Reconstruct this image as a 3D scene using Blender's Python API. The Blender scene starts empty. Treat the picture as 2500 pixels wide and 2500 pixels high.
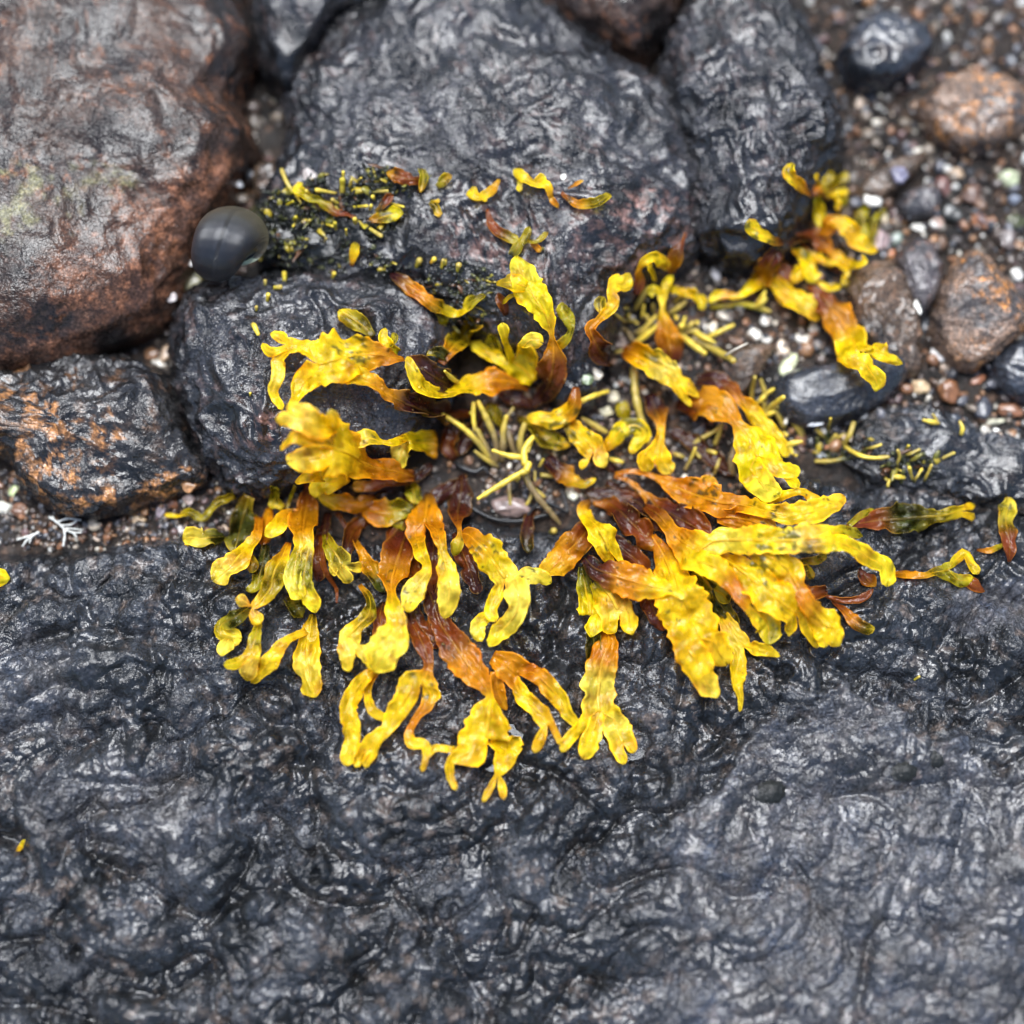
import bpy, math, random
import numpy as np
from mathutils import Vector
from mathutils.bvhtree import BVHTree

rng = np.random.default_rng(7)
random.seed(7)
scene = bpy.context.scene
COL = scene.collection

# ------------------------------------------------------------------ camera, sky, sun, exposure
U = 0.000112                      # metres covered by one pixel of the 2500 px wide photograph
TILT = math.radians(12)
FOV = math.radians(35)
LOOK_Z = 110 * U
DIST = 1250 * U / math.tan(FOV / 2)
cam_pos = np.array([0.0, -DIST * math.sin(TILT), LOOK_Z + DIST * math.cos(TILT)])
cam_data = bpy.data.cameras.new("camera")
cam = bpy.data.objects.new("camera", cam_data)
COL.objects.link(cam)
cam.location = cam_pos
cam.rotation_euler = (TILT, 0, 0)
cam_data.sensor_width = 36
cam_data.lens = 18 / math.tan(FOV / 2)
cam_data.clip_start = 0.01
cam_data.clip_end = 200
cam_data.dof.use_dof = True
cam_data.dof.focus_distance = DIST - 45 * U
cam_data.dof.aperture_fstop = cam_data.lens / 25.0
scene.camera = cam

SUN_EL, SUN_AZ = math.radians(70), math.radians(-14)
world = bpy.data.worlds.new("World")
scene.world = world
world.use_nodes = True
wn = world.node_tree
bgn = wn.nodes["Background"]
sky = wn.nodes.new("ShaderNodeTexSky")
sky.sky_type = 'NISHITA'
sky.sun_disc = False
sky.sun_elevation = SUN_EL
sky.sun_rotation = SUN_AZ
sky.air_density = 1.0
sky.dust_density = 3.0
sky.ozone_density = 1.0
wn.links.new(sky.outputs[0], bgn.inputs[0])
bgn.inputs[1].default_value = 0.065
sun_data = bpy.data.lights.new("sun", 'SUN')
sun_data.energy = 1.5
sun_data.angle = math.radians(36)
sun_data.color = (0.90, 0.95, 1.0)
sun = bpy.data.objects.new("sun", sun_data)
COL.objects.link(sun)
sun_dir = Vector((math.sin(SUN_AZ) * math.cos(SUN_EL), math.cos(SUN_AZ) * math.cos(SUN_EL), math.sin(SUN_EL)))
sun.rotation_euler = sun_dir.to_track_quat('Z', 'Y').to_euler()
sun.location = (0, 0, 3)
scene.view_settings.view_transform = 'Standard'
scene.view_settings.look = 'None'
scene.view_settings.exposure = 1.78
scene.view_settings.gamma = 1
scene.cycles.max_bounces = 5
scene.cycles.diffuse_bounces = 3
scene.cycles.glossy_bounces = 2
scene.cycles.transmission_bounces = 4
scene.cycles.transparent_max_bounces = 8
scene.cycles.use_denoising = True
scene.cycles.adaptive_threshold = 0.03

# ------------------------------------------------------------------ small helpers
ca, sa = math.cos(TILT), math.sin(TILT)
TH = math.tan(FOV / 2)


def P(px, py, z):
    """Point of the place at height z (in px units) seen at photograph pixel (px, py). Works on arrays."""
    px = np.asarray(px, float); py = np.asarray(py, float); z = np.asarray(z, float) * U
    dx = (px - 1250) / 1250 * TH
    dy = (1250 - py) / 1250 * TH
    # camera axes: right=(1,0,0) up=(0,ca,sa) forward=(0,sa,-ca)
    rx = dx
    ry = dy * ca + sa
    rz = dy * sa - ca
    t = (z - cam_pos[2]) / rz
    return np.stack(np.broadcast_arrays(cam_pos[0] + rx * t, cam_pos[1] + ry * t, z), -1)


def to_px(v):
    v = np.asarray(v, float) - cam_pos
    f = v[..., 1] * sa - v[..., 2] * ca
    u = v[..., 1] * ca + v[..., 2] * sa
    return v[..., 0] / f / TH * 1250 + 1250, 1250 - u / f / TH * 1250


# vectorised gradient noise
_perm = rng.permutation(256)
_perm = np.concatenate([_perm, _perm, _perm])
_g = rng.normal(size=(256, 3)); _g /= np.linalg.norm(_g, axis=1)[:, None]


def noise3(p):
    p = np.asarray(p, float)
    i = np.floor(p).astype(int); f = p - i
    w = f * f * f * (f * (f * 6 - 15) + 10)
    i &= 255
    out = 0
    for dx in (0, 1):
        wx = w[..., 0] if dx else 1 - w[..., 0]
        for dy in (0, 1):
            wy = w[..., 1] if dy else 1 - w[..., 1]
            for dz in (0, 1):
                wz = w[..., 2] if dz else 1 - w[..., 2]
                h = _perm[_perm[_perm[(i[..., 0] + dx) & 255] + ((i[..., 1] + dy) & 255)] + ((i[..., 2] + dz) & 255)] & 255
                g = _g[h]
                d = g[..., 0] * (f[..., 0] - dx) + g[..., 1] * (f[..., 1] - dy) + g[..., 2] * (f[..., 2] - dz)
                out = out + wx * wy * wz * d
    return out * 1.6


def billow(p, wl, octaves=4, gain=0.5, seed=0.0):
    """Rounded lumps parted by sharp creases; p in px units, first wavelength wl. About -0.5..0.5"""
    q = np.asarray(p, float) / wl + seed * 17.31
    warp = np.stack([noise3(q * 0.9 + 31.7), noise3(q * 0.9 + 57.1), noise3(q * 0.9 + 83.9)], -1)
    q = q + warp * 0.45
    s = 0; a = 1.0; tot = 0
    for _ in range(octaves):
        s = s + a * np.sqrt(np.abs(noise3(q)) + 0.004)
        tot += a; a *= gain; q = q * 2.17 + 11.3
    return s / tot - 0.45


def fbm(p, wl, octaves=4, gain=0.5, seed=0.0):
    q = np.asarray(p, float) / wl + seed * 13.7
    s = 0; a = 1.0; tot = 0
    for _ in range(octaves):
        s = s + a * noise3(q); tot += a; a *= gain; q = q * 2.07 + 5.1
    return s / tot


def sstep(x, a, b):
    t = np.clip((x - a) / (b - a), 0, 1)
    return t * t * (3 - 2 * t)


def catmull(pts, n):
    """uniform Catmull-Rom through rows of pts, n samples equally spaced by length of the first 2 columns"""
    p = np.asarray(pts, float)
    if len(p) == 2:
        dense = p[0] + (p[1] - p[0]) * np.linspace(0, 1, 40)[:, None]
    else:
        e = np.vstack([2 * p[0] - p[1], p, 2 * p[-1] - p[-2]])
        out = []
        for k in range(1, len(e) - 2):
            t = np.linspace(0, 1, 16, endpoint=(k == len(e) - 3))[:, None]
            a, b, c, d = e[k - 1], e[k], e[k + 1], e[k + 2]
            out.append(0.5 * (2 * b + (c - a) * t + (2 * a - 5 * b + 4 * c - d) * t ** 2 + (3 * b - a - 3 * c + d) * t ** 3))
        dense = np.vstack(out)
    s = np.concatenate([[0], np.cumsum(np.linalg.norm(np.diff(dense[:, :2], axis=0), axis=1))])
    x = np.linspace(0, s[-1], n)
    return np.stack([np.interp(x, s, dense[:, k]) for k in range(p.shape[1])], 1), s[-1]


def plen(pts):
    p = np.asarray(pts, float)[:, :2]
    return float(np.sum(np.linalg.norm(np.diff(p, axis=0), axis=1)))


def mesh_obj(name, verts, faces, mat=None, parent=None, col=None, smooth=True, base=None):
    verts = np.asarray(verts, float)
    if base is not None:
        verts = verts - np.asarray(base)
    me = bpy.data.meshes.new(name)
    if isinstance(faces, np.ndarray):
        nf, k = faces.shape
        me.vertices.add(len(verts)); me.vertices.foreach_set("co", verts.ravel())
        me.loops.add(nf * k); me.loops.foreach_set("vertex_index", faces.ravel().astype(np.int32))
        me.polygons.add(nf)
        me.polygons.foreach_set("loop_start", np.arange(0, nf * k, k, dtype=np.int32))
        me.update(calc_edges=True); me.validate()
    else:
        me.from_pydata(verts.tolist(), [], faces); me.update()
    if smooth:
        me.polygons.foreach_set("use_smooth", [True] * len(me.polygons))
    if col is not None:
        col = np.asarray(col, float)
        if col.shape[1] == 3:
            col = np.hstack([col, np.ones((len(col), 1))])
        at = me.attributes.new("Col", 'FLOAT_COLOR', 'POINT')
        at.data.foreach_set("color", col.astype(np.float32).ravel())
    o = bpy.data.objects.new(name, me)
    COL.objects.link(o)
    if mat: me.materials.append(mat)
    if parent is not None:
        o.parent = parent
    elif base is not None:
        o.location = base
    return o


def tag(o, label, cat, group=None):
    o["label"] = label; o["category"] = cat
    if group: o["group"] = group
    return o


def empty(name, loc):
    o = bpy.data.objects.new(name, None)
    o.empty_display_size = 0.005
    o.location = loc
    COL.objects.link(o)
    return o


# ------------------------------------------------------------------ materials
def new_mat(name):
    m = bpy.data.materials.new(name); m.use_nodes = True
    nt = m.node_tree; nt.nodes.clear()
    out = nt.nodes.new("ShaderNodeOutputMaterial")
    return m, nt, out


def N(nt, t, **kw):
    n = nt.nodes.new(t)
    for k, v in kw.items():
        if k.startswith("i_"):
            n.inputs[k[2:].replace("_", " ")].default_value = v
        else:
            setattr(n, k, v)
    return n


def ramp(nt, fac, stops):
    n = nt.nodes.new("ShaderNodeValToRGB")
    els = n.color_ramp.elements
    while len(els) < len(stops): els.new(0.5)
    for e, (p, c) in zip(els, stops):
        e.position = p
        e.color = (*c, 1) if not np.isscalar(c) else (c, c, c, 1)
    nt.links.new(fac, n.inputs[0])
    return n.outputs[0]


def mixc(nt, fac, a, b, blend='MIX'):
    n = nt.nodes.new("ShaderNodeMix"); n.data_type = 'RGBA'; n.blend_type = blend
    for sock, v in ((n.inputs[0], fac), (n.inputs[6], a), (n.inputs[7], b)):
        if isinstance(v, (int, float)): sock.default_value = v
        elif isinstance(v, tuple): sock.default_value = (*v, 1)
        else: nt.links.new(v, sock)
    return n.outputs[2]


def mathn(nt, op, a, b=None, clamp=False):
    n = nt.nodes.new("ShaderNodeMath"); n.operation = op; n.use_clamp = clamp
    for i, v in enumerate((a, b)):
        if v is None: continue
        if isinstance(v, (int, float)): n.inputs[i].default_value = v
        else: nt.links.new(v, n.inputs[i])
    return n.outputs[0]


def noise_tex(nt, vec, scale, detail=4, rough=0.55, dist=0.0):
    n = nt.nodes.new("ShaderNodeTexNoise")
    n.inputs["Scale"].default_value = scale; n.inputs["Detail"].default_value = detail
    n.inputs["Roughness"].default_value = rough; n.inputs["Distortion"].default_value = dist
    nt.links.new(vec, n.inputs["Vector"])
    return n.outputs["Fac"]


def wet_rock(name, bump=1.0, rough=(0.07, 0.24), fine=700, spec=0.5, film=0.42):
    """dark wet stone: minerals and black film come with the stone's own vertex colours; here grain, worm-like relief, wet gloss"""
    m, nt, out = new_mat(name)
    tc = nt.nodes.new("ShaderNodeTexCoord").outputs["Object"]
    a = nt.nodes.new("ShaderNodeAttribute"); a.attribute_name = "Col"
    n3 = noise_tex(nt, tc, 1100, 2, 0.6)
    c = mixc(nt, 0.8, a.outputs["Color"], ramp(nt, n3, [(0.34, 0.25), (0.56, 1.0), (0.70, 2.2)]), 'MULTIPLY')
    b1 = noise_tex(nt, tc, fine * 0.58, 3, 0.58)
    b2 = mathn(nt, 'POWER', mathn(nt, 'ABSOLUTE', mathn(nt, 'SUBTRACT', noise_tex(nt, tc, fine * 1.0, 2, 0.6), 0.5)), 0.65)
    h = mathn(nt, 'ADD', mathn(nt, 'MULTIPLY', b1, 1.5), mathn(nt, 'MULTIPLY', b2, 0.50))
    bp = N(nt, "ShaderNodeBump"); bp.inputs["Strength"].default_value = 1.0
    bp.inputs["Distance"].default_value = 0.0010 * bump
    nt.links.new(h, bp.inputs["Height"])
    nt.links.new(ramp(nt, a.outputs["Alpha"], [(0.1, 0.45), (0.8, 1.0)]), bp.inputs["Strength"])
    p = N(nt, "ShaderNodeBsdfPrincipled")
    nt.links.new(c, p.inputs["Base Color"])
    nt.links.new(ramp(nt, a.outputs["Alpha"], [(0.0, rough[0]), (1.0, rough[1])]), p.inputs["Roughness"])
    nt.links.new(bp.outputs[0], p.inputs["Normal"])
    p.inputs["Specular IOR Level"].default_value = spec
    if film:                              # a film of water lying over the grain
        nt.links.new(ramp(nt, a.outputs["Alpha"], [(0.25, film), (0.85, 0.0)]), p.inputs["Coat Weight"])
        p.inputs["Coat Roughness"].default_value = 0.09
        p.inputs["Coat IOR"].default_value = 1.4
    nt.links.new(p.outputs[0], out.inputs[0])
    return m


STYLE = {  # darker stone, paler stone, mineral flecks, amount of flecks, fleck size px, amount of black film
    'slab': ((0.009, 0.010, 0.011), (0.036, 0.039, 0.045), (0.15, 0.11, 0.085), 0.55, 40, 0.5),
    'boulder': ((0.009, 0.0095, 0.0105), (0.034, 0.034, 0.038), (0.12, 0.075, 0.062), 0.5, 34, 0.4),
    'rust_rock': ((0.022, 0.018, 0.017), (0.066, 0.038, 0.026), (0.20, 0.080, 0.038), 0.8, 30, 0.45),
    'orange_rock': ((0.012, 0.012, 0.013), (0.032, 0.030, 0.029), (0.24, 0.11, 0.040), 0.7, 52, 0.35),
    'granite': ((0.070, 0.060, 0.056), (0.25, 0.155, 0.10), (0.55, 0.235, 0.070), 0.95, 26, 0.10),
    'brown_stone': ((0.036, 0.027, 0.019), (0.125, 0.080, 0.050), (0.25, 0.13, 0.070), 0.7, 26, 0.25),
    'slate': ((0.020, 0.023, 0.029), (0.050, 0.056, 0.070), (0.12, 0.070, 0.036), 0.3, 70, 0.25),
    'grey_pink': ((0.035, 0.034, 0.038), (0.110, 0.095, 0.095), (0.26, 0.14, 0.095), 0.7, 22, 0.2),
    'grit': ((0.008, 0.006, 0.005), (0.030, 0.020, 0.014), (0.18, 0.10, 0.06), 0.7, 18, 0.2)}


def stone_col(style, v, seed):
    """per-vertex stone colour (rgb) and roughness (alpha); v in px units"""
    dark, mid, fleck, famt, fsz, film = STYLE[style]
    a = sstep(fbm(v, 130, 4, 0.6, seed + 1), -0.28, 0.30)[:, None]
    c = np.array(dark) * (1 - a) + np.array(mid) * a
    f = sstep(fbm(v, fsz, 4, 0.65, seed + 2), 0.10, 0.30)[:, None] * sstep(fbm(v, fsz * 7, 3, 0.5, seed + 3), -0.35, 0.2)[:, None] * famt
    c = c * (1 - f) + np.array(fleck) * f
    k = sstep(fbm(v, 190, 4, 0.6, seed + 4), -0.02, 0.16)[:, None] * film
    c = c * (1 - k) + np.array([0.004, 0.0045, 0.004]) * k
    r = np.clip(0.45 + 1.1 * fbm(v, 110, 3, 0.6, seed + 5) - 0.35 * k[:, 0], 0, 1)
    return np.hstack([c, r[:, None]])


M = {}
M['slab'] = wet_rock("black_wet_slab", 1.0)
M['boulder'] = wet_rock("grey_wet_boulder", 0.95)
M['rust_rock'] = wet_rock("rust_brown_rock", 0.7, (0.16, 0.38), 700, 0.35, 0.07)
M['orange_rock'] = wet_rock("orange_flecked_rock", 0.7, (0.10, 0.30), 700, 0.5, 0.22)
M['granite'] = wet_rock("orange_grey_granite", 0.7, (0.2, 0.45), 900, 0.5, 0.3)
M['brown_stone'] = wet_rock("brown_stone", 0.6, (0.15, 0.42), 800)
M['slate'] = wet_rock("smooth_slate", 0.22, (0.2, 0.4), 620)
M['grey_pink'] = wet_rock("pink_grey_stone", 0.6, (0.18, 0.45), 900)
M['grit'] = wet_rock("dark_wet_grit", 1.3, (0.45, 0.8), 900, 0.3, 0)


def pebble_mat():
    m, nt, out = new_mat("wet_pebble")
    tc = nt.nodes.new("ShaderNodeTexCoord").outputs["Object"]
    a = nt.nodes.new("ShaderNodeAttribute"); a.attribute_name = "Col"
    n1 = noise_tex(nt, tc, 420, 5, 0.65)
    n2 = noise_tex(nt, tc, 1500, 3, 0.6)
    c = mixc(nt, 0.75, a.outputs["Color"], ramp(nt, n1, [(0.32, 0.35), (0.68, 1.45)]), 'MULTIPLY')
    c = mixc(nt, 0.4, c, ramp(nt, n2, [(0.35, 0.5), (0.65, 1.4)]), 'MULTIPLY')
    bp = N(nt, "ShaderNodeBump"); bp.inputs["Strength"].default_value = 0.6; bp.inputs["Distance"].default_value = 0.0005
    nt.links.new(n1, bp.inputs["Height"])
    p = N(nt, "ShaderNodeBsdfPrincipled")
    nt.links.new(c, p.inputs["Base Color"]); nt.links.new(bp.outputs[0], p.inputs["Normal"])
    p.inputs["Roughness"].default_value = 0.3
    p.inputs["Coat Weight"].default_value = 0.5; p.inputs["Coat Roughness"].default_value = 0.08
    nt.links.new(p.outputs[0], out.inputs[0])
    return m


def frond_mat(name, midrib=False):
    """wet translucent seaweed: pigment, mottling and thin places come with the blade; here pale pits, fine relief, gloss"""
    m, nt, out = new_mat(name)
    tc = nt.nodes.new("ShaderNodeTexCoord").outputs["Object"]
    a = nt.nodes.new("ShaderNodeAttribute"); a.attribute_name = "Col"
    n2 = noise_tex(nt, tc, 480, 3, 0.6)
    c = mixc(nt, 0.45, a.outputs["Color"], ramp(nt, n2, [(0.30, 0.70), (0.70, 1.25)]), 'MULTIPLY')
    h = n2
    if not midrib:
        vo = nt.nodes.new("ShaderNodeTexVoronoi"); vo.inputs["Scale"].default_value = 400
        nt.links.new(tc, vo.inputs["Vector"])
        dot = ramp(nt, vo.outputs["Distance"], [(0.11, 1.0), (0.20, 0.0)])
        lift = mixc(nt, 1.0, c, (0.22, 0.19, 0.07), 'ADD')
        sepc = nt.nodes.new("ShaderNodeSeparateColor"); nt.links.new(vo.outputs["Color"], sepc.inputs[0])
        some = ramp(nt, sepc.outputs[0], [(0.45, 0.0), (0.55, 0.8)])
        c = mixc(nt, mathn(nt, 'MULTIPLY', dot, some), c, lift)
        h = mathn(nt, 'ADD', n2, mathn(nt, 'MULTIPLY', dot, 0.3))
    bp = N(nt, "ShaderNodeBump"); bp.inputs["Strength"].default_value = 0.8; bp.inputs["Distance"].default_value = 0.0008
    nt.links.new(h, bp.inputs["Height"])
    p = N(nt, "ShaderNodeBsdfPrincipled")
    nt.links.new(c, p.inputs["Base Color"]); nt.links.new(bp.outputs[0], p.inputs["Normal"])
    p.inputs["Roughness"].default_value = 0.13
    p.inputs["Specular IOR Level"].default_value = 0.5
    tr = N(nt, "ShaderNodeBsdfTranslucent")
    ct = mixc(nt, 1.0, c, (1.2, 1.05, 0.7), 'MULTIPLY')
    nt.links.new(ct, tr.inputs["Color"]); nt.links.new(bp.outputs[0], tr.inputs["Normal"])
    ms = N(nt, "ShaderNodeMixShader"); ms.inputs[0].default_value = 0.40
    nt.links.new(p.outputs[0], ms.inputs[1]); nt.links.new(tr.outputs[0], ms.inputs[2])
    res = ms.outputs[0]
    if not midrib:
        tp = N(nt, "ShaderNodeBsdfTransparent")
        nt.links.new(mixc(nt, 0.5, c, (0.95, 0.9, 0.5)), tp.inputs["Color"])
        m2 = N(nt, "ShaderNodeMixShader")
        nt.links.new(a.outputs["Alpha"], m2.inputs[0]); nt.links.new(res, m2.inputs[1]); nt.links.new(tp.outputs[0], m2.inputs[2])
        res = m2.outputs[0]
    nt.links.new(res, out.inputs[0])
    return m


def plain_mat(name, color, rough=0.4, coat=0.3, bump_scale=900, bump=0.0003, vary=0.5, sss=0.0, col_attr=False, stripes=None):
    m, nt, out = new_mat(name)
    tc = nt.nodes.new("ShaderNodeTexCoord").outputs["Object"]
    n1 = noise_tex(nt, tc, bump_scale, 4, 0.6)
    if col_attr:
        a = nt.nodes.new("ShaderNodeAttribute"); a.attribute_name = "Col"; base = a.outputs["Color"]
    else:
        base = color
    c = mixc(nt, vary, base, ramp(nt, n1, [(0.3, 0.55), (0.7, 1.4)]), 'MULTIPLY')
    bp = N(nt, "ShaderNodeBump"); bp.inputs["Strength"].default_value = 0.6; bp.inputs["Distance"].default_value = bump
    nt.links.new(n1, bp.inputs["Height"])
    p = N(nt, "ShaderNodeBsdfPrincipled")
    nt.links.new(c, p.inputs["Base Color"]); nt.links.new(bp.outputs[0], p.inputs["Normal"])
    p.inputs["Roughness"].default_value = rough
    p.inputs["Coat Weight"].default_value = coat; p.inputs["Coat Roughness"].default_value = 0.1
    if sss:
        p.inputs["Subsurface Weight"].default_value = sss
        p.inputs["Subsurface Radius"].default_value = (1, 0.6, 0.15)
        p.inputs["Subsurface Scale"].default_value = 0.0015
    nt.links.new(p.outputs[0], out.inputs[0])
    return m


M['pebble'] = pebble_mat()
M['frond'] = frond_mat("wet_seaweed_blade")
M['midrib'] = frond_mat("wet_seaweed_midrib", midrib=True)
M['finger'] = plain_mat("rubbery_seaweed_finger", None, 0.4, 0.2, 500, 0.0007, 0.7, 0.2, True)
M['moss'] = plain_mat("black_green_algae", None, 0.3, 0.5, 1500, 0.0003, 0.5, 0, True)
M['cord'] = plain_mat("black_seaweed_cord", (0.008, 0.009, 0.010), 0.4, 0.1, 900, 0.0001, 0.3)
M['coralline'] = plain_mat("white_coralline", (0.72, 0.72, 0.66), 0.55, 0.1, 1800, 0.0003, 0.3)

# ------------------------------------------------------------------ terrain: ground, slab, boulders, stones
PROFILE = np.array([(0, 1.0), (0.35, 0.985), (0.62, 0.93), (0.82, 0.80), (0.94, 0.56), (1.0, 0.22), (1.0, -0.05), (0.96, -0.35), (0.90, -0.6)])


def disk_grid(n):
    s = np.linspace(-1, 1, n)
    a, b = np.meshgrid(s, s, indexing='ij')
    r = np.maximum(np.abs(a), np.abs(b))
    # concentric map square -> disk
    with np.errstate(divide='ignore', invalid='ignore'):
        th = np.where(np.abs(a) >= np.abs(b),
                      np.where(a >= 0, 0, math.pi) + np.nan_to_num(b / np.where(a == 0, 1, a)) * math.pi / 4,
                      np.where(b >= 0, math.pi / 2, -math.pi / 2) - np.nan_to_num(a / np.where(b == 0, 1, b)) * math.pi / 4)
    idx = np.arange(n * n).reshape(n, n)
    f = np.stack([idx[:-1, :-1], idx[1:, :-1], idx[1:, 1:], idx[:-1, 1:]], -1).reshape(-1, 4)
    return r.ravel(), th.ravel(), f


def grid_normals(v, n):
    g = v.reshape(n, n, 3)
    du = np.gradient(g, axis=0); dv = np.gradient(g, axis=1)
    nn = np.cross(du, dv).reshape(-1, 3)
    return nn / (np.linalg.norm(nn, axis=1)[:, None] + 1e-12)


TERRAIN = []


def rock(name, label, cat, mat, outline, ztop, zedge=None, planes=(), n=150, rough=12, wl=140, seed=1.0, sag=1.0, group=None,
         paint=None, center=None, soft=14, profile=PROFILE, big=0):
    """outline: silhouette in photo px; ztop: height; planes: (px,py,z,gx,gy) cutting faces (z in px, slopes per px)"""
    zedge = ztop * 0.35 if zedge is None else zedge
    W = P([a for a, b in outline], [b for a, b in outline], zedge) / U
    oc, _ = catmull(np.vstack([W[:, :2], W[:1, :2]]), 400)
    if center is None:
        c = oc.mean(0)
    else:
        c = (P(center[0], center[1], zedge) / U)[:2]
    d = oc - c
    ang = np.unwrap(np.arctan2(d[:, 1], d[:, 0])); rad = np.linalg.norm(d, axis=1)
    if ang[-1] < ang[0]: ang, rad = ang[::-1], rad[::-1]
    a0 = ang[0]
    r, th, f = disk_grid(n)
    th = (th - a0) % (2 * math.pi) + a0
    R = np.interp(th, ang, rad)
    L = np.concatenate([[0], np.cumsum(np.linalg.norm(np.diff(profile, axis=0), axis=1))]); L /= L[-1]
    fr = np.interp(r, L, profile[:, 0]); fz = np.interp(r, L, profile[:, 1])
    x = c[0] + np.cos(th) * R * fr; y = c[1] + np.sin(th) * R * fr
    z = np.where(fz > 0, fz * ztop, fz * max(ztop * 0.6, 40))
    for (qx, qy, qz, gx, gy) in planes:
        q = P(qx, qy, qz) / U
        pz = qz + (x - q[0]) * gx + (y - q[1]) * gy
        k = soft
        hmix = np.clip(0.5 + 0.5 * (pz - z) / k, 0, 1)
        z = pz * (1 - hmix) + z * hmix - k * hmix * (1 - hmix)
    v = np.stack([x, y, z], -1)
    nn = grid_normals(v, n)
    if nn[len(nn) // 2, 2] < 0: nn = -nn; f = f[:, ::-1]
    amp = rough
    dsp = amp * (2.6 * fbm(v, wl * 2.6, 3, 0.5, seed)) + amp * 3.6 * billow(v, wl, 2, 0.5, seed) + amp * (0.7 + 1.3 * sstep(fbm(v, 150, 3, 0.5, seed + 7), -0.2, 0.25)) * billow(v, wl * 0.36, 2, 0.5, seed + 3)
    if big: dsp = dsp + big * fbm(v, 330, 2, 0.5, seed + 9)
    v = v + nn * dsp[:, None]
    col = stone_col(mat, v, seed)
    if paint is not None:
        px, py = to_px(v * U)
        pc = paint(px, py, v, nn)
        col[:, :3] = col[:, :3] * (1 - pc[:, 3:]) + pc[:, :3] * pc[:, 3:]
    base = np.array([c[0], c[1], 0]) * U
    o = mesh_obj(name, v * U, f, M[mat], None, col, True, base)
    tag(o, label, cat, group)
    TERRAIN.append((v * U, f))
    return o


def blobs(px, py, spots):
    """sum of soft spots (x, y, rx, ry, strength) with noisy outlines"""
    q = np.stack([px, py, np.zeros_like(px)], -1)
    wob = fbm(q, 90, 4, 0.6, 4.4)
    s = np.zeros_like(px)
    for (x, y, rx, ry, k) in spots:
        d = np.hypot((px - x) / rx, (py - y) / ry) + wob * 0.9
        s = np.maximum(s, k * (1 - sstep(d, 0.55, 1.05)))
    return s


# ground sheet: dark wet sand and grit, reaching far beyond the picture
def axis(lo, hi, step, far):
    a = np.arange(lo, hi + step, step)
    ext = []
    s = step
    x = hi
    while x < far:
        s *= 1.5; x += s; ext.append(x)
    ext = np.array(ext)
    lo_ext = lo - (ext - hi)
    return np.concatenate([lo_ext[::-1], a, ext])


gx = axis(-1700, 1700, 16, 150000); gy = axis(-1500, 1500, 16, 150000)
X, Y = np.meshgrid(gx, gy, indexing='ij')
inn = (np.hypot(X, Y) < 4000)
Q = np.stack([X, Y, 0 * X], -1)
Z = np.where(inn, fbm(Q, 260, 4, 0.5, 2) * 22 + billow(Q, 40, 2, 0.5, 3) * 10, fbm(Q, 4000, 3, 0.5, 5) * 60)
i = np.arange(X.size).reshape(X.shape)
gf = np.stack([i[:-1, :-1], i[1:, :-1], i[1:, 1:], i[:-1, 1:]], -1).reshape(-1, 4)
gv = np.stack([X, Y, Z - 6], -1).reshape(-1, 3) * U
ground = mesh_obj("ground", gv, gf, M['grit'], None, stone_col('grit', gv / U, 3.0))
ground["kind"] = "structure"
TERRAIN.append((gv, gf))

# the big slab across the lower half: a height field with a broken upper edge
sx = axis(-1500, 1500, 5.2, 9000); sy_in = np.arange(-1500, 160, 5.2)
ext = []; s = 5.2; x = -1500
while x > -9000:
    s *= 1.4; x -= s; ext.append(x)
sy = np.concatenate([np.array(ext)[::-1], sy_in])
X, Y = np.meshgrid(sx, sy, indexing='ij')
n_sx, n_sy = X.shape
pts0 = np.stack([X, Y, np.full_like(X, 60.0)], -1)
px, py = to_px(pts0 * U)
edge_pts = np.array([(-6000, 1360), (-800, 1350), (0, 1335), (130, 1338), (260, 1322), (420, 1300), (560, 1272), (700, 1262), (850, 1290), (1000, 1300), (1150, 1262), (1300, 1290), (1450, 1262), (1600, 1230), (1750, 1215), (1850, 1188), (1960, 1158), (2100, 1172), (2250, 1168), (2400, 1196), (2520, 1210), (3300, 1240), (8000, 1240)], float)
yedge = np.interp(px, edge_pts[:, 0], edge_pts[:, 1])
Q = np.stack([px, py, np.zeros_like(px)], -1)
yedge = yedge + fbm(Q * [1, 0.35, 1], 120, 4, 0.6, 1.2) * 42
d = py - yedge                                    # distance inside the slab, px
wall = sstep(d, -26, 46)
base_h = 62 + 34 * sstep(d, 0, 420) - 26 * sstep(py, 1900, 2500)
base_h += 26 * np.exp(-(((px - 260) / 420) ** 2 + ((py - 1560) / 190) ** 2))          # swell at lower left
base_h -= 24 * np.exp(-(((px - 1250) / 330) ** 2 + ((py - 1760) / 150) ** 2))         # wet dip under the hanging fronds
plate = sstep(py - np.interp(px, [1300, 1560, 1750, 1900, 2060, 2200, 2330, 2500, 2700], [2350, 2080, 1900, 1740, 1690, 1725, 1800, 1880, 1900]) + fbm(Q, 150, 5, 0.62, 6.1) * 150, -10, 16)
plate *= sstep(px, 1500, 1700)
base_h += 26 * plate
bfar = np.clip(1 - (np.hypot(X, Y) - 1600) / 1500, 0, 1)
rel = 34 * fbm(Q, 420, 3, 0.5, 7) + bfar * ((1 - 0.45 * plate) * (120 * billow(Q, 300, 2, 0.5, 2.2) + 52 * billow(Q, 120, 3, 0.5, 5.2)) + (1 - 0.2 * plate) * (8 + 18 * sstep(fbm(Q, 160, 3, 0.5, 31), -0.2, 0.25)) * billow(Q, 44, 2, 0.5, 8.8))
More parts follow.
